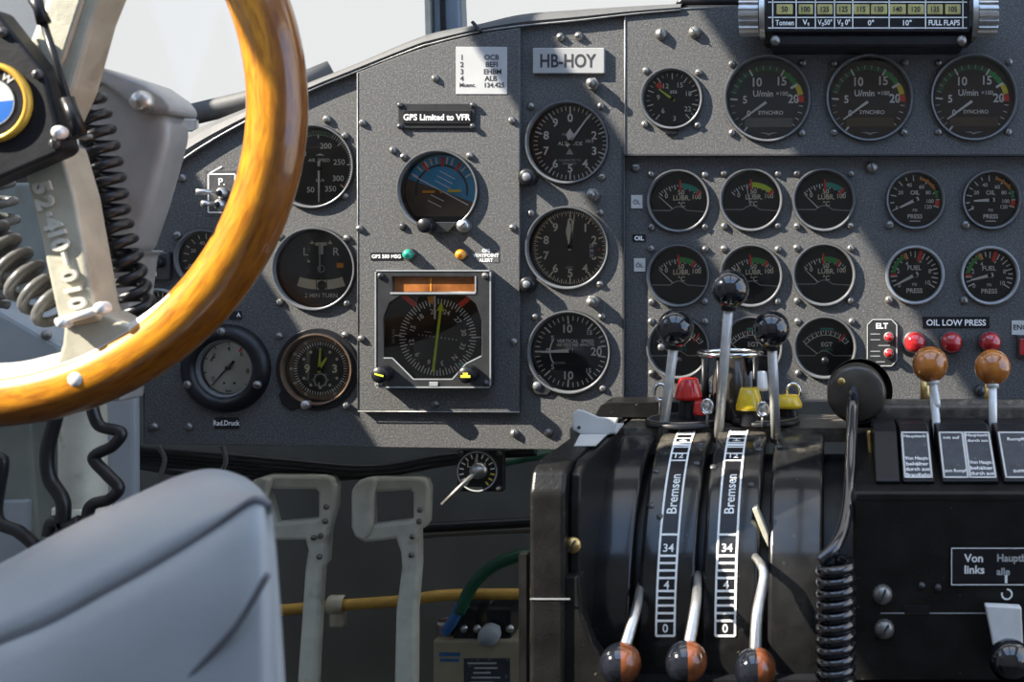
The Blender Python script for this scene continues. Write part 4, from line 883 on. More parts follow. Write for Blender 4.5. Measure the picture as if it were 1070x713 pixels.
# left side console and linings seen past the wheel
b = MB(); b.prism(pts([(-120, 195), (46, 190), (60, 345), (-120, 335)], .02), .02, .05, GREYP, .003); tag(b.build('side_lining'), 'grey-green side panel at the left edge behind the coiled cords', 'panel')
b = MB(); b.prism(pts([(-90, 312), (0, 322), (66, 360), (66, 402), (-90, 402)], -.10), -.10, 0, GREYB, .006, 3)
b.lathe([(0, -.003), (.004, -.002), (.0045, 0)], SCREWM, P(49, 350, -.10), 14); tag(b.build('console_cover'), 'smooth blue-grey console cover at the left edge above the wheel bottom', 'cover')
b = MB(); b.prism(pts([(-120, 430), (30, 440), (50, 720), (-120, 720)], -.06), -.06, .0, GREYP, .004, 2); b.prism(pts([(-40, 525), (28, 523), (28, 590), (-40, 590)], -.066), -.066, -.058, GREYB, .002); tag(b.build('side_lining'), 'pale grey-green panel low at the left behind the seat', 'panel')
#==PART4==
# ------------------------------------------------------------------ centre pedestal
FL = -.9
DX, DYA, DZ, DR = 0, -.10, -.291, .14
ped = thing('control_pedestal', 'black worn centre pedestal with four rounded quadrant covers between the lever slots', 'pedestal', (-.1, -.15, FL))
b = MB(); b.prism([(-.012, -.147), (-.262, -.147), (-.283, -.152), (-.29, -.166), (-.29, FL), (-.012, FL)], X(553, -.29), X(590, -.29), PEDES, .003, 3, axis='X'); buildw(b, 'side_pillar', ped)
b = MB(); b.prism([(-.012, -.149), (-.255, -.149), (-.274, -.156), (-.278, -.175), (-.278, FL), (-.012, FL)], X(590.5, -.29), X(606, -.278), PEDES, .002, 3, axis='X')
b.prism(pts([(589, 600), (606, 600), (609, 640), (620, 672), (640, 700), (660, 716), (660, 780), (589, 780)], -.282), -.286, -.27, PEDES, .002); buildw(b, 'cheek_plate', ped)
b = MB(); b.box((X(575, -.29), -.2905, Z(626, -.29)), (L(42, -.29), .0006, .0009), BEZL)
b.box((X(546, -.288), -.283, (Z(580, -.288) + FL) / 2), (L(8, -.29), .010, Z(580, -.288) - FL), PEDES); buildw(b, 'seam_flange', ped)
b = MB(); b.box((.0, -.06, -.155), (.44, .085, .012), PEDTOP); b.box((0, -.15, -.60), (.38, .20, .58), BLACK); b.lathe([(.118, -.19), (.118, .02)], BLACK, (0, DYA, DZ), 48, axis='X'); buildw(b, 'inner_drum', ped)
def ct(bm_): return bm_
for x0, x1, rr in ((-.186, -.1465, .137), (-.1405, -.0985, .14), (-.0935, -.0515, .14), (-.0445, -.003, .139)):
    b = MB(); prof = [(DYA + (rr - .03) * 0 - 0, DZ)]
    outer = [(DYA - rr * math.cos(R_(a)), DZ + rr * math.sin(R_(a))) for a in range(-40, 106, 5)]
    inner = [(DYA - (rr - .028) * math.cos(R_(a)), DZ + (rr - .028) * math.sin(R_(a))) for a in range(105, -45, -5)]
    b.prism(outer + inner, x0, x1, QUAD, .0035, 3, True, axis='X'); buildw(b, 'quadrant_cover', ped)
def on_drum(x, th, r): return (x, DYA - r * math.cos(th), DZ + r * math.sin(th))
for xc, w in ((-.1195, .0135), (-.0755, .0145)):
    sc_ = MB(); r = DR + .0004
    def strip(xa, xb, t0, t1, rad, m):
        n = max(1, int(abs(t1 - t0) / 3)); vs = []
        for k in range(n + 1):
            t_ = R_(t0 + (t1 - t0) * k / n); vs += [on_drum(xa, t_, rad), on_drum(xb, t_, rad)]
        sc_.add(vs, [(2 * k, 2 * k + 1, 2 * k + 3, 2 * k + 2) for k in range(n)], m)
    strip(xc - w / 2, xc + w / 2, 4, 96, r, BLACK)
    for s in (-1, 1): strip(xc + s * w / 2 - .0008, xc + s * w / 2 + .0008, 4, 96, r + .0003, WHITE)
    for a in (4, 8.4, 10.6, 12.8, 15, 17, 20.8, 23, 25.2, 27.4, 34, 63, 67, 71, 74.5, 78, 82, 86, 90, 94): strip(xc - w / 2, xc + w / 2, a - .35, a + .35, r + .0003, WHITE)
    for a in (72.7, 84): strip(xc - w / 2, xc + w / 2, a - .9, a + .9, r + .0003, WHITE)
    def dtext(s, th0, h, dx=0, rot=True, bold=.015):
        vs, fs_ = text_mesh(s, bold); k = h / .7; out = []
        for v in vs:
            a_, b_ = (v[0] * k, v[1] * k)
            if rot: out.append(on_drum(xc + dx - b_, R_(th0) + a_ / DR, r + .0005))
            else: out.append(on_drum(xc + dx + a_, R_(th0) + b_ / DR, r + .0005))
        sc_.add(out, fs_, WHITE)
    dtext('Bremsen', 48.5, .0075)
    for s, a in (('12', 65.5), ('34', 29.8), ('4', 18.8), ('0', 6.2)): dtext(s, a, .006, 0, False)
    dtext('H', 76.5, .006, 0, True)
    buildw(sc_, 'brake_scale', ped)
# small screws and bright detent plates
for x, th in ((-.105, 62), (-.105, 74), (-.136, 58), (-.136, 44), (-.060, 52), (-.056, 70), (-.091, 60), (-.040, 72), (-.128, 40)):
    p = on_drum(x, R_(th), DR + .0001); b = MB(); b.lathe([(0, -.0012), (.0022, -.0009), (.0028, 0)], SCREWD, n=14)
    for i, v in enumerate(b.v): b.v[i] = Matrix.Rotation(-R_(th), 3, 'X') @ v + Vector(p)
    buildw(b, 'screw', ped)
b = MB(); b.lathe([(0, -.003), (.005, -.0025), (.006, 0)], BRASS, P(598, 570, -.279), 18); b.tick(35, -.005, .005, .0012, -.0032, INK, (X(598, -.279), Z(570, -.279)))
for i in range(4): b.v[-1 - i].y = -.279 - .0033
buildw(b, 'screw', ped)
b = MB(); b.prism(pts([(786, 532), (791, 530), (803, 560), (803, 572), (797, 560)], -.215), -.216, -.205, CAST, .0006); buildw(b, 'detent_plate', ped)
# right-hand housing
xr0, xr1 = X(890, -.25), X(1110, -.25)
b = MB(); b.prism([(-.012, -.149), (-.13, -.149), (-.235, -.171), (-.2465, -.174), (-.25, -.180), (-.25, FL), (-.012, FL)], xr0, xr1, PEDES, .003, 3, axis='X')
b.box((X(1000, -.25), -.2515, Z(519, -.25)), (L(210, -.25), .003, .0035), PEDES); buildw(b, 'housing', ped)
b = MB(); b.box((X(990, -.25), -.2503, Z(641, -.25)), (L(140, -.25), .0006, .0008), BEZL); b.box((X(958, -.25), -.2505, Z(637, -.25)), (L(26, -.25), .001, .006), BLACK); buildw(b, 'seam', ped)
for px, py, k in ((922, 621, 2.0), (924, 657, 2.0), (963, 612, .7), (980, 614, .7)):
    p = P(px, py, -.25) - ped.location; screw(ped, p.x, p.y, p.z, k, k < 1)
b = MB(); b.arc(.003, .0042, 0, 290, -.2506, WHITE, (X(1052, -.25), Z(621, -.25))); buildw(b, 'mark', ped)
# placard and tank lever on the housing
placard('fuel_tank_placard', 'black placard with white border lettered Von Hauptbehälter links alle', 993, 571.5, 1112, 612, -.2502, BLACK,
        [('Von', 1017, 583, 8, WHITE), ('Hauptbehälter', 1072, 584, 7.4, DIM, .95), ('links', 1018, 595, 8, WHITE), ('alle', 1048, 597, 7, DIM), ('rechts', 1090, 597, 7, DIM), ('I', 1051, 605, 8, WHITE, 1.6)], .0012, 'placard', WHITE)
t = thing('fuel_tank_lever', 'pale flat lever with a black ball at the lower right corner', 'lever', P(1050, 630, -.252))
b = MB(); b.prism(pts([(1029, 632), (1067, 634), (1069, 676), (1038, 676)], -.262), -.264, -.256, BRIGHT, .0012); buildw(b, 'arm', t)
b = MB(); b.sphere(P(1055, 690, -.285), L(22, -.285), GLOSS); b.lathe([(.006, 0), (.006, .022)], STEEL, P(1055, 686, -.282), 16); buildw(b, 'knob', t)
# white clip and stickers on the left of the pedestal top
t = thing('clip_bracket', 'bent white plastic clip on the left top corner of the pedestal', 'clip', P(622, 454, -.14))
b = MB(); b.prism(pts([(599, 432), (603, 428), (610, 429), (626, 436), (646, 437), (642, 452), (632, 456), (608, 454.5), (599, 449)], -.15), -.152, -.148, PLATEW, .001, 2)
b.prism([(X(606, -.15), -.15), (X(644, -.15), -.15), (X(652, -.10), -.10), (X(622, -.10), -.10)], -.1468, -.1450, PLATEW, .0005, axis='Z'); b.lathe([(0, -.0008), (.0013, -.0006), (.0015, 0)], INK, P(605, 447, -.152), 10); buildw(b, 'plate', t)
o = MB(); o.prism([(X(600, -.21), -.21), (X(622, -.21), -.21), (X(634, -.155), -.155), (X(606, -.155), -.155)], -.1468, -.1462, PLATEW, axis='Z'); tag(o.build('sticker'), 'worn pale sticker on the pedestal top in front of the white clip', 'sticker')
# dark ledge block behind the clip
o = MB(); o.prism(pts([(628, 430), (634, 419), (640, 416), (760, 416), (760, 432), (628, 432)], -.02), -.05, -.012, PEDES, .003, 3); tag(o.build('ledge_block'), 'low dark ledge block between pedestal top and panel behind the left lever', 'block')

# ------------------------------------------------------------------ levers
def lever(label, ball, r, base, yb, ybase, m, sm=ALU, sr=.0042, bend=None, group=None, name='throttle_lever'):
    t = thing(name, label, 'lever', P(*base, ybase), group)
    bp = P(*ball, yb); p0 = P(*base, ybase); path = [p0] + ([P(*q) for q in bend] if bend else []) + [bp]
    b = MB(); b.tube(smooth_path(path, 6) if bend else path, sr, sm, 14); d = (bp - path[-2]).normalized(); rr = L(r, yb)
    buildw(b, 'stem', t)
    b = MB(); b.sphere(bp, rr, m, n=40); q = bp - d * rr * 1.12; b.tube([q, bp - d * rr * .8], sr * 1.5, BLACK if m is GLOSS else sm, 14); buildw(b, 'knob', t)
    return t
lever('tallest throttle lever, middle of the three black balls', (763, 302), 20, (750, 462), -.125, -.105, GLOSS, group='throttle levers')
lever('left throttle lever, its black ball in front of the lower left dial', (706, 343), 19.5, (692, 462), -.125, -.105, GLOSS, group='throttle levers')
lever('right throttle lever, its black ball left of the EGT dial', (806, 344), 19.5, (811, 462), -.125, -.105, GLOSS, group='throttle levers')
for ball, base, bend, w in (((648, 694), (669, 612), [(664, 640, -.262)], 'left'), ((717, 692), (729, 600), [(727, 632, -.262)], 'middle'), ((789, 699), (789, 582), [(796, 592, -.243), (798, 606, -.25), (791, 645, -.272)], 'right')):
    t = thing('mixture_lever', '%s one of the three low levers with a half black half brown ball' % w, 'lever', P(*base, -.235), 'low two-tone levers')
    bp = P(*ball, -.285); path = [P(*base, -.225)] + [P(*q) for q in bend] + [bp]
    b = MB(); b.tube(smooth_path(path, 6), lambda q: .0028 + .0018 * q, STEEL, 12); buildw(b, 'stem', t)
    b = MB(); bm = bmesh.new(); bmesh.ops.create_uvsphere(bm, u_segments=40, v_segments=20, radius=L(22, -.285)); rot = Matrix.Rotation(R_(12), 4, 'Z')
    i0 = len(b.v); fa = [f for f in bm.faces if f.calc_center_median().x < 0]; fb = [f for f in bm.faces if f.calc_center_median().x >= 0]
    vs = [rot @ v.co + bp for v in bm.verts]
    b.add(vs, [tuple(v.index for v in f.verts) for f in fa], GLOSS, True); b.add(vs, [tuple(v.index for v in f.verts) for f in fb], BROWNK, True); bm.free(); buildw(b, 'knob', t)
for ball, base, bend, w in (((972, 381), (981, 470), [(975, 404, -.155), (979, 425, -.16)], 'left'), ((1037, 384), (1038, 474), None, 'right')):
    lever('%s amber-brown ball lever rising between the slate label plates' % w, ball, 19, base, -.155, -.17, AMBER, BRIGHT, .0034, bend, 'amber levers', 'fuel_lever')
t = MB(); t.tube([P(967, 392, -.09), P(967, 432, -.09)], .0045, BRASS, 14); t.lathe([(.006, 0), (.006, .006), (0, .006)], BRASS, P(967, 432, -.09), 16, axis='Z'); tag(t.build('brass_rod'), 'short brass rod behind the left amber ball', 'rod')
t = MB(); t.tube([P(1033, 398, -.09), P(1033, 434, -.09)], .0035, BRASS, 14); t.lathe([(.005, 0), (.005, .006), (0, .006)], BRASS, P(1033, 434, -.09), 16, axis='Z'); tag(t.build('brass_rod'), 'thin brass rod behind the right amber ball', 'rod')
# disc handle with tube
t = thing('disc_handle', 'brown-black disc facing the viewer with a curved black metal tube running down', 'handle', P(897, 430, -.12))
u = S * K(-.13); b = MB(); b.lathe([(0, -.008), (26 * u, -.008), (29 * u, -.006), (31 * u, -.002), (31 * u, .012), (24 * u, .016), (0, .016)], BAKE, P(895, 411, -.13), 48)
b.lathe([(35 * u, .016), (35 * u, .024), (0, .024)], BLACK, P(899, 412, -.13), 40); buildw(b, 'disc', t)
b = MB(); b.lathe([(0, -.0008), (3 * u, -.0006), (4 * u, 0)], BRASS, P(879, 399, -.138), 14); buildw(b, 'rivet', t)
b = MB(); b.rbox((X(908, -.1), -.095, (Z(420, -.1) - .146) / 2), (.016, .02, Z(420, -.1) + .144), BLACK, .003); buildw(b, 'bracket', t)
b = MB(); b.tube(smooth_path([P(892, 408, -.139), P(891, 420, -.165), P(890, 450, -.19), P(888, 500, -.225), P(883, 545, -.262), P(872, 572, -.284), P(856, 587, -.29)], 8), .0047, GLOSS, 16); buildw(b, 'tube', t)
h = helix([P(873, 588, -.292), P(873, 660, -.292), P(873, 790, -.292)], .0103, 17, 24); b = MB(); b.tube(h, .0040, GLOSS, 12); tag(b.build('coiled_cord'), 'thick glossy black coil hanging at the foot of the curved tube, right of the quadrants', 'cord')
h2 = [P(a, c, -.17) for a, c in ((908, 450), (910, 480), (905, 497), (893, 503))]; b = MB(); b.tube(smooth_path(h2, 6), .0022, BRASS, 8); tag(b.build('cable'), 'thin brown cable bent under the disc handle', 'cable')
# ring stand and coloured knobs behind the levers
t = thing('ring_stand', 'chrome oval ring on dark posts behind the tallest throttle lever', 'stand', P(763, 432, -.06))
b = MB(); c = P(763, 369, -.06); b.tube([c + Vector((.0275 * math.cos(2 * PI * k / 48), .0275 * math.sin(2 * PI * k / 48), 0)) for k in range(48)], .0024, CHROME, 12, closed=True); buildw(b, 'ring', t)
for a in (20, 110, 160, 200, 250, 340):
    b = MB(); q = c + Vector((.024 * math.cos(R_(a)), .024 * math.sin(R_(a)), 0)); b.tube([q, (q.x, q.y, -.148)], .0022 if a != 160 else .003, BLACK if a not in (110,) else BRASS, 10); buildw(b, 'post', t)
b = MB(); b.lathe([(.012, -.0), (.016, -.02), (.016, -.052), (.01, -.056), (0, -.056)], BAKE, c + Vector((0, 0, -.004)), 28, axis='Z'); b.lathe([(0, .0), (.010, -.001), (.012, -.006)], STEEL, c + Vector((0, 0, -.004)), 24, axis='Z'); buildw(b, 'core', t)
def coneknob(label, px, py0, py1, w0, w1, yk_, m, name='push_knob'):
    t = thing(name, label, 'knob', P(px, 434, yk_)); u = S * K(yk_); zt = Z(py0, yk_); zb = Z(py1, yk_)
    b = MB(); b.lathe([(0, zt), (w0 * .42 * u, zt), (w0 * .5 * u, zt - .0015), (w1 * .5 * u, zb + .003), (w1 * .5 * u, zb), (w1 * .3 * u, zb)], m, (X(px, yk_), yk_, 0), 28, axis='Z'); buildw(b, 'cap', t)
    b = MB(); b.lathe([(w1 * .3 * u, zb), (w1 * .36 * u, zb - .004), (w1 * .36 * u, -.147)], BLACK, (X(px, yk_), yk_, 0), 20, axis='Z'); buildw(b, 'collar', t)
coneknob('red cone knob right of the left throttle stem', 719.5, 395, 417, 20, 29, -.085, REDK)
coneknob('smaller red knob low beside the tallest lever stem', 733, 419, 433, 15, 18, -.10, REDK)
coneknob('yellow cone knob right of the tallest lever stem', 783, 405, 428, 20, 29, -.10, YELK)
coneknob('flatter yellow knob behind the right throttle stem', 823, 413, 426, 24, 31, -.07, YELK)
coneknob('white cone knob behind the yellow cone knob', 792, 388, 408, 18, 22, -.05, WHTK)
coneknob('small white knob between the red knob and the ring posts', 746, 398, 412, 9, 11, -.05, WHTK)
for px, py, r, yy, lb in ((690, 410, 8.5, -.05, 'thin wire ring at the left of the red cone knob'), (829, 410, 9, -.05, 'thin chrome ring tab right of the yellow knobs'), (797, 428, 7, -.11, 'chrome oval tag hanging at the yellow cone knob'), (739, 425, 7, -.11, 'chrome oval tag beside the small red knob')):
    b = MB(); c = P(px, py, yy); rr = L(r, yy); b.tube([c + Vector((rr * .75 * math.cos(2 * PI * k / 28), .0, rr * math.sin(2 * PI * k / 28))) for k in range(28)], .0016, CHROME, 8, closed=True)
    if yy == -.11: b.lathe([(0, 0), (rr * .75, 0), (rr * .75, .0012)], STEEL, c, 24)
    b.tube([c - Vector((0, 0, rr)), Vector((c.x, c.y, -.147))], .0014, SCREWD, 8); tag(b.build('ring_tag'), lb, 'ring')
for px, py, yy, rx, lb in ((715, 440, -.085, .034, 'dark flat collar plate under the red knobs'), (800, 440, -.08, .03, 'dark flat collar plate under the yellow knobs')):
    b = MB(); c = Vector((X(px, yy), yy, -.1472)); b.lathe([(rx, 0), (rx, .003), (rx - .002, .0042), (0, .0042)], BLACK, c, 40, axis='Z'); b.lathe([(rx - .002, .0045), (rx - .003, .005), (rx - .004, .0045)], STEEL, c, 40, axis='Z'); tag(b.build('collar_plate'), lb, 'plate')

# ------------------------------------------------------------------ label blocks right of the quadrants
LB = [(-.236, -.1685), (-.192, -.1375)]
sl = Vector((0, LB[1][0] - LB[0][0], LB[1][1] - LB[0][1])); sn = Vector((0, -sl.z, sl.y)).normalized(); slen = sl.length
def block(label, x0, x1, cols, m=LABELB):
    yb = LB[0][0]; xa, xb = X(x0, yb), X(x1, yb); t = thing('selector_block', label, 'label block', (xa, -.19, -.16))
    b = MB(); b.prism([LB[0], LB[1], (-.176, -.1345), (-.13, -.1365), (-.13, -.158), (-.228, -.176)], xa, xb, BLACK, .0018, 3, axis='X'); buildw(b, 'block', t)
    for c0, c1, lines in cols:
        b = MB(); u = S * K(yb); ca, cb2 = X(c0, yb), X(c1, yb)
        def pt(x, q, h=.0006): return Vector((x, LB[0][0], LB[0][1])) + sl * q + sn * h
        b.add([pt(ca, .05), pt(cb2, .05), pt(cb2, .97), pt(ca, .97)], [(0, 1, 2, 3)], m)
        for (xs, xe, q0, q1) in ((ca, cb2, .05, .08), (ca, cb2, .93, .96), (ca, ca + 2 * u, .05, .96), (cb2 - 2 * u, cb2, .05, .96)): b.add([pt(xs, q0, .0009), pt(xe, q0, .0009), pt(xe, q1, .0009), pt(xs, q1, .0009)], [(0, 1, 2, 3)], PLATEW)
        for s, q, h in lines:
            vs, fs_ = text_mesh(s, .015); k = h * u / .7; ww = max([abs(v[0]) for v in vs] + [.01]) * k; k2 = min(1, (cb2 - ca) * .42 / ww)
            b.add([pt((ca + cb2) / 2 + v[0] * k * k2, q + v[1] * k / slen, .0010) for v in vs], fs_, WHITE)
        buildw(b, 'label_plate', t)
block('plain black block left of the slate label plates', 915, 941, [])
block('single slate label plate left of the left amber lever', 943.5, 977, [(945, 975, [('Haupttank', .86, 4), ('Von Haupt-', .42, 5), ('behälter', .32, 5), ('durch aus', .22, 5), ('Brandhahn', .11, 4.6)])])
block('twin slate label plates between the two amber levers', 984.5, 1044, [(986, 1013, [('mit auf', .84, 4.4), ('zum Rumpf', .18, 4.4)]), (1013.5, 1042, [('Haupttank', .88, 4), ('durch aus', .78, 4), ('Von Haupt-', .34, 5), ('behälter', .24, 5), ('durch aus', .14, 5)])])
block('worn slate label plate at the right picture edge', 1049, 1100, [(1051, 1098, [('Rumpftank', .8, 4.6), ('zum Kopf', .18, 5)])])
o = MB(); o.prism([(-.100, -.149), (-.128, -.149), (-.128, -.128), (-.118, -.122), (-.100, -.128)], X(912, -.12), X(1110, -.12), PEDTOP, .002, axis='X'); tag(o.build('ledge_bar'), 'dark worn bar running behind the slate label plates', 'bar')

# ------------------------------------------------------------------ footwell
yp = .08
for nm, outer, hole, lb in (('rudder_pedal', [(367, 512), (374, 503), (388, 499), (438, 499), (445, 502), (448, 510), (447, 546), (443, 552), (437.5, 555), (438, 590), (434, 640), (432, 1040), (404, 1040), (413, 640), (419, 594), (418, 578), (413, 564), (380, 568), (371, 563), (367, 552)], [(389, 518), (394, 515), (428, 513), (431, 516), (431, 542), (428, 544), (389, 549)], 'pale cast rudder pedal on an upright bar, right one of the pair'),
                            ('rudder_pedal', [(256, 512), (264, 502), (280, 497), (338, 497), (347, 500), (351, 508), (350, 530), (343, 556), (341, 588), (336, 594), (330, 700), (322, 1040), (296, 1040), (310, 710), (318, 594), (321, 575), (318, 565), (270, 566), (260, 556)], [(279, 514), (283, 512), (329, 512), (332, 515), (332, 541), (329, 543), (288, 547)], 'pale rudder pedal partly behind the seat corner, left one of the pair')):
    t = thing(nm, lb, 'pedal', P(outer[12][0], 1040, yp))
    adopt(plate('pedal_frame', pts(outer, yp - .012), [pts(hole, yp - .012)], yp - .012, .016, PEDAL, None, .0035), t)
    for q in (((438, 545), (439, 533), (431, 561), (430, 580)) if outer[0][0] == 367 else ((341, 530), (340, 545), (335, 560), (328, 562), (334, 582))): screw(t, X(q[0], yp - .012) - t.location.x, -.012, Z(q[1], yp - .012) - t.location.z, .8)
    xo = outer[0][0]; b = MB(); b.prism(pts([(xo - 1, 514), (xo + 4, 505), (xo + 16, 499), (xo + 26, 501), (xo + 22, 518), (xo + 21, 550), (xo + 13, 566), (xo + 3, 563), (xo - 1, 552)], yp - .02), yp - .02, yp - .008, PEDAL, .004, 3, True); buildw(b, 'side_lug', t)
yi = .03
t = thing('ignition_switch', 'square black rotary switch with white dial marks and a steel lever below the panel', 'switch', P(502, 492, yi))
u = S * K(yi); b = MB(); b.rbox((0, .004, 0), (48 * u, .012, 44 * u), BLACK, .002); b.lathe([(22 * u, -.002), (22 * u, -.004), (20 * u, -.0045), (0, -.0045)], DIAL, (-2 * u, 0, 0), 36); b.arc(19.5 * u, 21 * u, 0, 360, -.0048, DIM, (-2 * u, 0))
for a in range(-140, 150, 20): b.tick(a, 14 * u, 18.5 * u, 1.6 * u, -.0048, WHITE if a < 100 else YELLOW, (-2 * u, 0))
for s, a in (('L', -50), ('R', 0), ('1', 50)): b.text(s, (-2 + 11 * math.sin(R_(a))) * u, 11 * math.cos(R_(a)) * u, 5 * u, -.0048, CREAM)
b.build('switch_plate', t)
b = MB(); b.tube([(0, -.008, 2 * u), (-18 * u, -.018, -16 * u), (-33 * u, -.02, -31 * u)], lambda q: .0026 - .0008 * q, SCREWM, 10); b.lathe([(0, -.012), (8 * u, -.011), (9 * u, -.004)], STEEL, (0, 0, 1 * u), 20); b.build('lever', t)
for a, c in sq(20, 18): screw(t, a * u, -.002, c * u, .8, True)
def pipe(name, label, pp, r, m, cat='pipe'):
    b = MB(); b.tube(smooth_path([P(*q) for q in pp], 8), r, m, 12); return tag(b.build(name), label, cat)
pipe('fuel_pipe', 'ochre yellow pipe running across the dark footwell behind the pedals', [(270, 640, .22), (340, 634, .22), (420, 628, .22), (470, 622, .22), (560, 621, .22)], .0065, YELPIPE)
b = MB(); p = P(352, 632, .22); b.lathe([(.0095, -.009), (.0105, -.007), (.0105, .007), (.0095, .009)], CAST, p, 20, axis='X'); b.rbox(p + Vector((0, .003, -.016)), (.016, .012, .018), CAST, .002); tag(b.build('pipe_clamp'), 'pale clamp round the ochre pipe between the pedals', 'clamp')
pipe('hose', 'dark green hose curving down to the ochre pipe beside the pedestal', [(480, 640, .2), (492, 615, .2), (512, 594, .2), (540, 582, .2), (575, 578, .2)], .007, GRNHOSE, 'hose')
pipe('cable', 'blue cable stub above the tan box', [(481, 632, .2), (474, 648, .2), (464, 662, .2)], .006, BLUHOSE, 'cable')
pipe('hose', 'green hose end beside the rotary switch under the panel', [(520, 482, .06), (540, 478, .08), (575, 472, .12)], .007, GRNHOSE, 'hose')
pipe('pipe', 'thin dark pipe crossing high behind the right pedal', [(420, 553, .25), (480, 550, .25), (575, 545, .25)], .006, BLACK)
pipe('pipe', 'second thin dark pipe just below the first one', [(420, 560, .27), (480, 556, .27), (575, 552, .27)], .005, OLIVE)
random.seed(3)
wl_ = ['highest', 'second', 'third', 'fourth', 'fifth', 'lowest']
for i in range(6):
    yy = .05 + .03 * i; d = 3 * i
    pipe('cable', '%s drooping black cable of the bundle under the panel edge' % wl_[i], [(140, 470 + d, yy), (215, 478 + d + random.uniform(-4, 4), yy), (300, 484 + d, yy), (390, 490 + random.uniform(-3, 3) + d * .4, yy), (470, 478 + d * .3, yy), (560, 472, yy)], .005, RUBBER, 'cable')
pipe('cable', 'thin pale looped wire under the left end of the panel', [(165, 466, .03), (172, 480, .03), (168, 496, .03), (160, 520, .03)], .0022, GREYCORD, 'cable')
pipe('cable', 'thin grey wire under the panel behind the seat corner', [(232, 466, .03), (236, 482, .03), (230, 500, .03), (236, 520, .03)], .0022, GREYCORD, 'cable')
yb_ = .2
t = thing('tan_box', 'tan equipment box with a dark data plate at the foot of the pedestal', 'box', P(497, 740, yb_))
b = MB(); b.rbox((X(500, yb_), yb_ + .05, Z(718, yb_)), (L(96, yb_), .1, L(98, yb_)), TANBOX, .003); buildw(b, 'body', t)
b = MB(); b.box((X(509, yb_), yb_ - .0006, Z(706, yb_)), (L(48, yb_), .001, L(36, yb_)), LABELB)
for k in range(5): b.box((X(504 + (k % 2) * 4, yb_), yb_ - .0012, Z(693 + 5 * k, yb_)), (L(30 - 6 * (k % 3), yb_), .0003, L(1.6, yb_)), DIM)
buildw(b, 'data_plate', t)
b = MB(); b.box((X(470, yb_), yb_ - .0004, Z(684, yb_)), (L(22, yb_), .0006, L(4, yb_)), BLUHOSE); b.box((X(470, yb_), yb_ - .0004, Z(690, yb_)), (L(20, yb_), .0006, L(3, yb_)), BLUHOSE); buildw(b, 'blue_mark', t)
for px, w in ((493, 'left'), (527, 'right')):
    b = MB(); b.rbox(P(px, 648, yb_ + .03), (L(26, yb_), .05, L(40, yb_)), BLACK, .003); b.lathe([(0, -.004), (.004, -.003), (.0045, 0)], STEEL, P(px - 8, 657, yb_ + .005), 12); b.lathe([(0, -.004), (.004, -.003), (.0045, 0)], STEEL, P(px + 6, 657, yb_ + .005), 12); tag(b.build('relay'), '%s black relay block standing on the tan box' % w, 'relay')
b = MB(); b.lathe([(0, -.012), (.010, -.011), (.0115, -.008), (.0115, .004)], GREYB, P(512, 663, yb_ - .004), 24); tag(b.build('cap_nut'), 'round grey cap in front of the black relay blocks', 'cap')
b = MB(); b.lathe([(0, .014), (.009, .013), (.009, -.012)], BROWNK, P(466, 661, yb_ + .02), 20, axis='Z'); b.lathe([(.0095, .014), (.0095, .010)], PLATEW, P(466, 661, yb_ + .02), 20, axis='Z'); tag(b.build('terminal_post'), 'red-brown terminal under the blue cable stub', 'terminal')

# ------------------------------------------------------------------ seat corner (near, left)
seat = thing('pilot_seat', 'soft grey leather seat back corner close to the camera at lower left', 'seat', (X(60, -.6), -.58, FL))
A = smooth_path([Vector((a, 0, c)) for a, c in ((-90, 632), (0, 589), (75, 549), (150, 513), (190, 496), (222, 490), (252, 497), (272, 511), (283, 527))], 5)
B = smooth_path([Vector((a, 0, c)) for a, c in ((-90, 706), (0, 672), (55, 650), (108, 621), (150, 598), (196, 570), (235, 544), (266, 523), (283, 528))], 5)
N = len(A); rows = []
def row(f): rows.append([f(i) for i in range(N)])
row(lambda i: P(A[i].x, A[i].z + 10, -.44)); row(lambda i: P(A[i].x, A[i].z, -.50))
row(lambda i: P(A[i].x * .93 + B[i].x * .07, A[i].z * .93 + B[i].z * .07, -.535)); row(lambda i: P(A[i].x * .7 + B[i].x * .3, A[i].z * .7 + B[i].z * .3, -.575)); row(lambda i: P(A[i].x * .35 + B[i].x * .65, A[i].z * .35 + B[i].z * .65, -.602)); row(lambda i: P(A[i].x * .08 + B[i].x * .92, A[i].z * .08 + B[i].z * .92, -.613))
row(lambda i: P(B[i].x, B[i].z, -.611))
def lo(q, yy):
    def f(i):
        t_ = i / (N - 1); ex = -90 + (308 + 90) * t_; rx = B[i].x + (ex - B[i].x) * q ** .7
        return P(rx, B[i].z + (900 - B[i].z) * q, yy - .006 * math.sin(t_ * PI) + (.03 if i == N - 1 else (.012 if i >= N - 3 else 0)))
    return f
for q, yy in ((.03, -.615), (.12, -.622), (.3, -.630), (.6, -.636), (1, -.64)): row(lo(q, yy))
b = MB(); vs = [p for r in rows for p in r]
b.add(vs, [(j * N + i, j * N + i + 1, (j + 1) * N + i + 1, (j + 1) * N + i) for j in range(len(rows) - 1) for i in range(N - 1)], LEATHER, True)
M_ = len(rows); b.add([r[-1] for r in rows] + [Vector((r[-1].x * K(-.46) / K(r[-1].y) - .012, -.46, r[-1].z * K(-.46) / K(r[-1].y))) for r in rows], [(j, j + 1, M_ + j + 1, M_ + j) for j in range(M_ - 1)], LEATHER, True)
buildw(b, 'cushion', seat)
b = MB(); b.tube([p + Vector((0, -.0008, 0)) for p in rows[6]], .0019, PIPING, 10); buildw(b, 'piping', seat)
b = MB(); b.tube(smooth_path([P(q[0], q[1], -.6365) for q in ((180, 726), (215, 690), (250, 650), (280, 600))], 6), .0014, PIPING, 8); buildw(b, 'seam', seat)
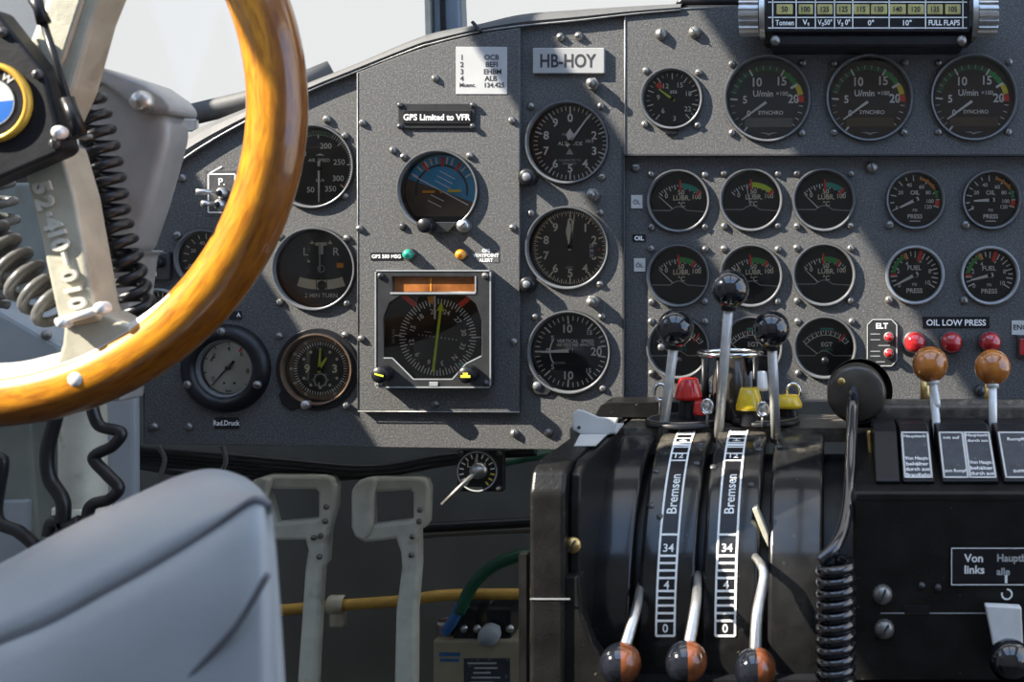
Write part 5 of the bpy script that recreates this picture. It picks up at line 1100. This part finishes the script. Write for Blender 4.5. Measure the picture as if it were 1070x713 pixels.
b = MB(); b.rbox((X(60, -.6), -.55, -.66), (.22, .14, .48), BLACK, .02); buildw(b, 'seat_frame', seat)

# ------------------------------------------------------------------ windscreen and cabin shell
def struct(o): o['kind'] = 'structure'; return o
yg = .20
b = MB(); b.tube([P(100, 154, .05), P(195, 121, .05), (P(258, 106, .05)), P(300, 93, .05), P(347, 74, .06)], .0105, RIM, 16)
b.rbox(P(200, 131, .036), (.012, .006, .012), STEEL, .001); struct(b.build('trim_1'))
b = MB(); q0, q1 = P(455, 60, yg), P(433, -190, yg)
b.prism([(X(447, yg), Z(70, yg)), (X(452, yg), Z(70, yg)), (X(448, yg), Z(-160, yg)), (X(441, yg), Z(-160, yg))], yg - .006, yg + .02, CAST, .001)
b.prism([(X(452, yg), Z(70, yg)), (X(483, yg), Z(70, yg)), (X(474, yg), Z(-160, yg)), (X(448, yg), Z(-160, yg))], yg, yg + .03, HULL, .006, 3)
b.prism([(X(462, yg), Z(70, yg)), (X(467, yg), Z(70, yg)), (X(461, yg), Z(-160, yg)), (X(456, yg), Z(-160, yg))], yg - .004, yg + .004, BLACK, .001); struct(b.build('trim_2'))
b = MB(); b.box((-.25, yg + .08, .40), (1.9, .004, .62), WGLASS); struct(b.build('window_1'))
b = MB(); b.prism([(X(706, .02), Z(8, .02)), (X(1100, .02), Z(8, .02)), (X(1100, .02), Z(-80, .02)), (X(745, .02), Z(-80, .02)), (X(728, .02), Z(-20, .02))], .006, .05, BLACK, .003); tag(b.build('coaming_cover'), 'dark cover above the upper right panel behind the flap speed scale', 'cover')

# unseen fuselage side, its joined openings shaped to throw the wanted sun patches
SUN = Vector((.733, .349, -.583)).normalized()
xw = -1.15
def to_wall(px, py):
    p = Vector((X(px), 0, Z(py))); t_ = (p.x - xw) / SUN.x; q = p - SUN * t_; return (q.y, q.z)
def strip_px(c, py): return to_wall(c + (py - 30) / 1.5, py)
cu_holes = [[strip_px(*q) for q in ((105, -80), (497, -80), (497, 800), (575, 800), (575, -80), (750, -80), (750, 700), (790, 735), (790, 1250), (395, 1250), (395, 790), (105, 790))]]
ow = plate('wall_left', [(-2.2, FL), (.6, FL), (.6, 1.3), (-2.2, 1.3)], cu_holes, 0, .004, WALLM, None, .001)
for v in ow.data.vertices: a, t_, z_ = v.co; v.co = Vector((xw - t_, a, z_))
struct(ow)
ow = plate('wall_right', [(-2.2, FL), (.6, FL), (.6, 1.3), (-2.2, 1.3)], [[(-1.5, -.1), (.3, -.1), (.3, 1.0), (-1.5, 1.0)]], 0, .03, WALLM, None, .002)
for v in ow.data.vertices: a, t_, z_ = v.co; v.co = Vector((1.2 + t_, a, z_))
struct(ow)
b = MB(); b.box((0, -.8, FL - .02), (2.5, 2.9, .04), FLOORM); struct(b.build('floor'))
b = MB(); b.box((0, .37, -.40), (2.4, .03, 1.0), OLIVE); struct(b.build('wall_front'))
b = MB(); b.box((0, -2.22, .2), (2.4, .03, 2.2), WALLM); struct(b.build('wall_back'))
ow = plate('ceiling', [(-1.2, -2.2), (1.2, -2.2), (1.2, .1), (-1.2, .1)], [[(-.9, -1.9), (-.05, -1.9), (-.05, -.2), (-.9, -.2)], [(.05, -1.9), (.9, -1.9), (.9, -.2), (.05, -.2)]], 0, .03, WALLM, None, .002)
for v in ow.data.vertices: a, t_, z_ = v.co; v.co = Vector((a, z_, 1.3 + t_))
struct(ow)

# ------------------------------------------------------------------ light, sky, camera
w = bpy.data.worlds.new('sky'); bpy.context.scene.world = w; w.use_nodes = True
nt = w.node_tree; bg = nt.nodes['Background']
tc = nt.nodes.new('ShaderNodeTexCoord'); sp = nt.nodes.new('ShaderNodeSeparateXYZ'); nt.links.new(tc.outputs['Generated'], sp.inputs[0])
r = nt.nodes.new('ShaderNodeValToRGB'); r.color_ramp.elements[0].position = .35; r.color_ramp.elements[0].color = (.90, .905, .905, 1); r.color_ramp.elements[1].position = 1.0; r.color_ramp.elements[1].color = (.42, .62, .98, 1)
mp = nt.nodes.new('ShaderNodeMapRange'); mp.inputs[1].default_value = -1; nt.links.new(sp.outputs[2], mp.inputs[0])
dt = nt.nodes.new('ShaderNodeVectorMath'); dt.operation = 'DOT_PRODUCT'; dt.inputs[1].default_value = (0, .98, .18); nt.links.new(tc.outputs['Generated'], dt.inputs[0])
m2 = nt.nodes.new('ShaderNodeMapRange'); m2.inputs[1].default_value = .5; m2.inputs[2].default_value = -.3; nt.links.new(dt.outputs['Value'], m2.inputs[0])
nt.links.new(m2.outputs[0], r.inputs['Fac']); nt.links.new(r.outputs['Color'], bg.inputs['Color'])
m3 = nt.nodes.new('ShaderNodeMapRange'); m3.inputs[1].default_value = .55; m3.inputs[2].default_value = 0; m3.inputs[3].default_value = 1.0; m3.inputs[4].default_value = 2.6; nt.links.new(dt.outputs['Value'], m3.inputs[0])
nt.links.new(m3.outputs[0], bg.inputs['Strength'])
sl_ = bpy.data.lights.new('sun', 'SUN'); sl_.energy = 14.5; sl_.angle = R_(.35); sl_.color = (1, .93, .81)
so = bpy.data.objects.new('sun', sl_); C.objects.link(so); so.rotation_euler = SUN.to_track_quat('-Z', 'Y').to_euler()
cam = bpy.data.cameras.new('camera'); co = bpy.data.objects.new('camera', cam); C.objects.link(co)
co.location = (0, -D, 0); co.rotation_euler = (PI / 2, 0, 0)
cam.sensor_width = 36; cam.lens = 36 * (D / S) / 1070
cam.shift_x = -(VX - 535) / 1070; cam.shift_y = -(356.5 - VY) / 1070
cam.clip_start = .02; cam.dof.use_dof = True; cam.dof.focus_distance = D - .02; cam.dof.aperture_fstop = 11
sc = bpy.context.scene; sc.camera = co
sc.view_settings.view_transform = 'Standard'; sc.view_settings.look = 'None'; sc.view_settings.gamma = 1; sc.view_settings.exposure = 0; sc.view_settings.use_curve_mapping = False
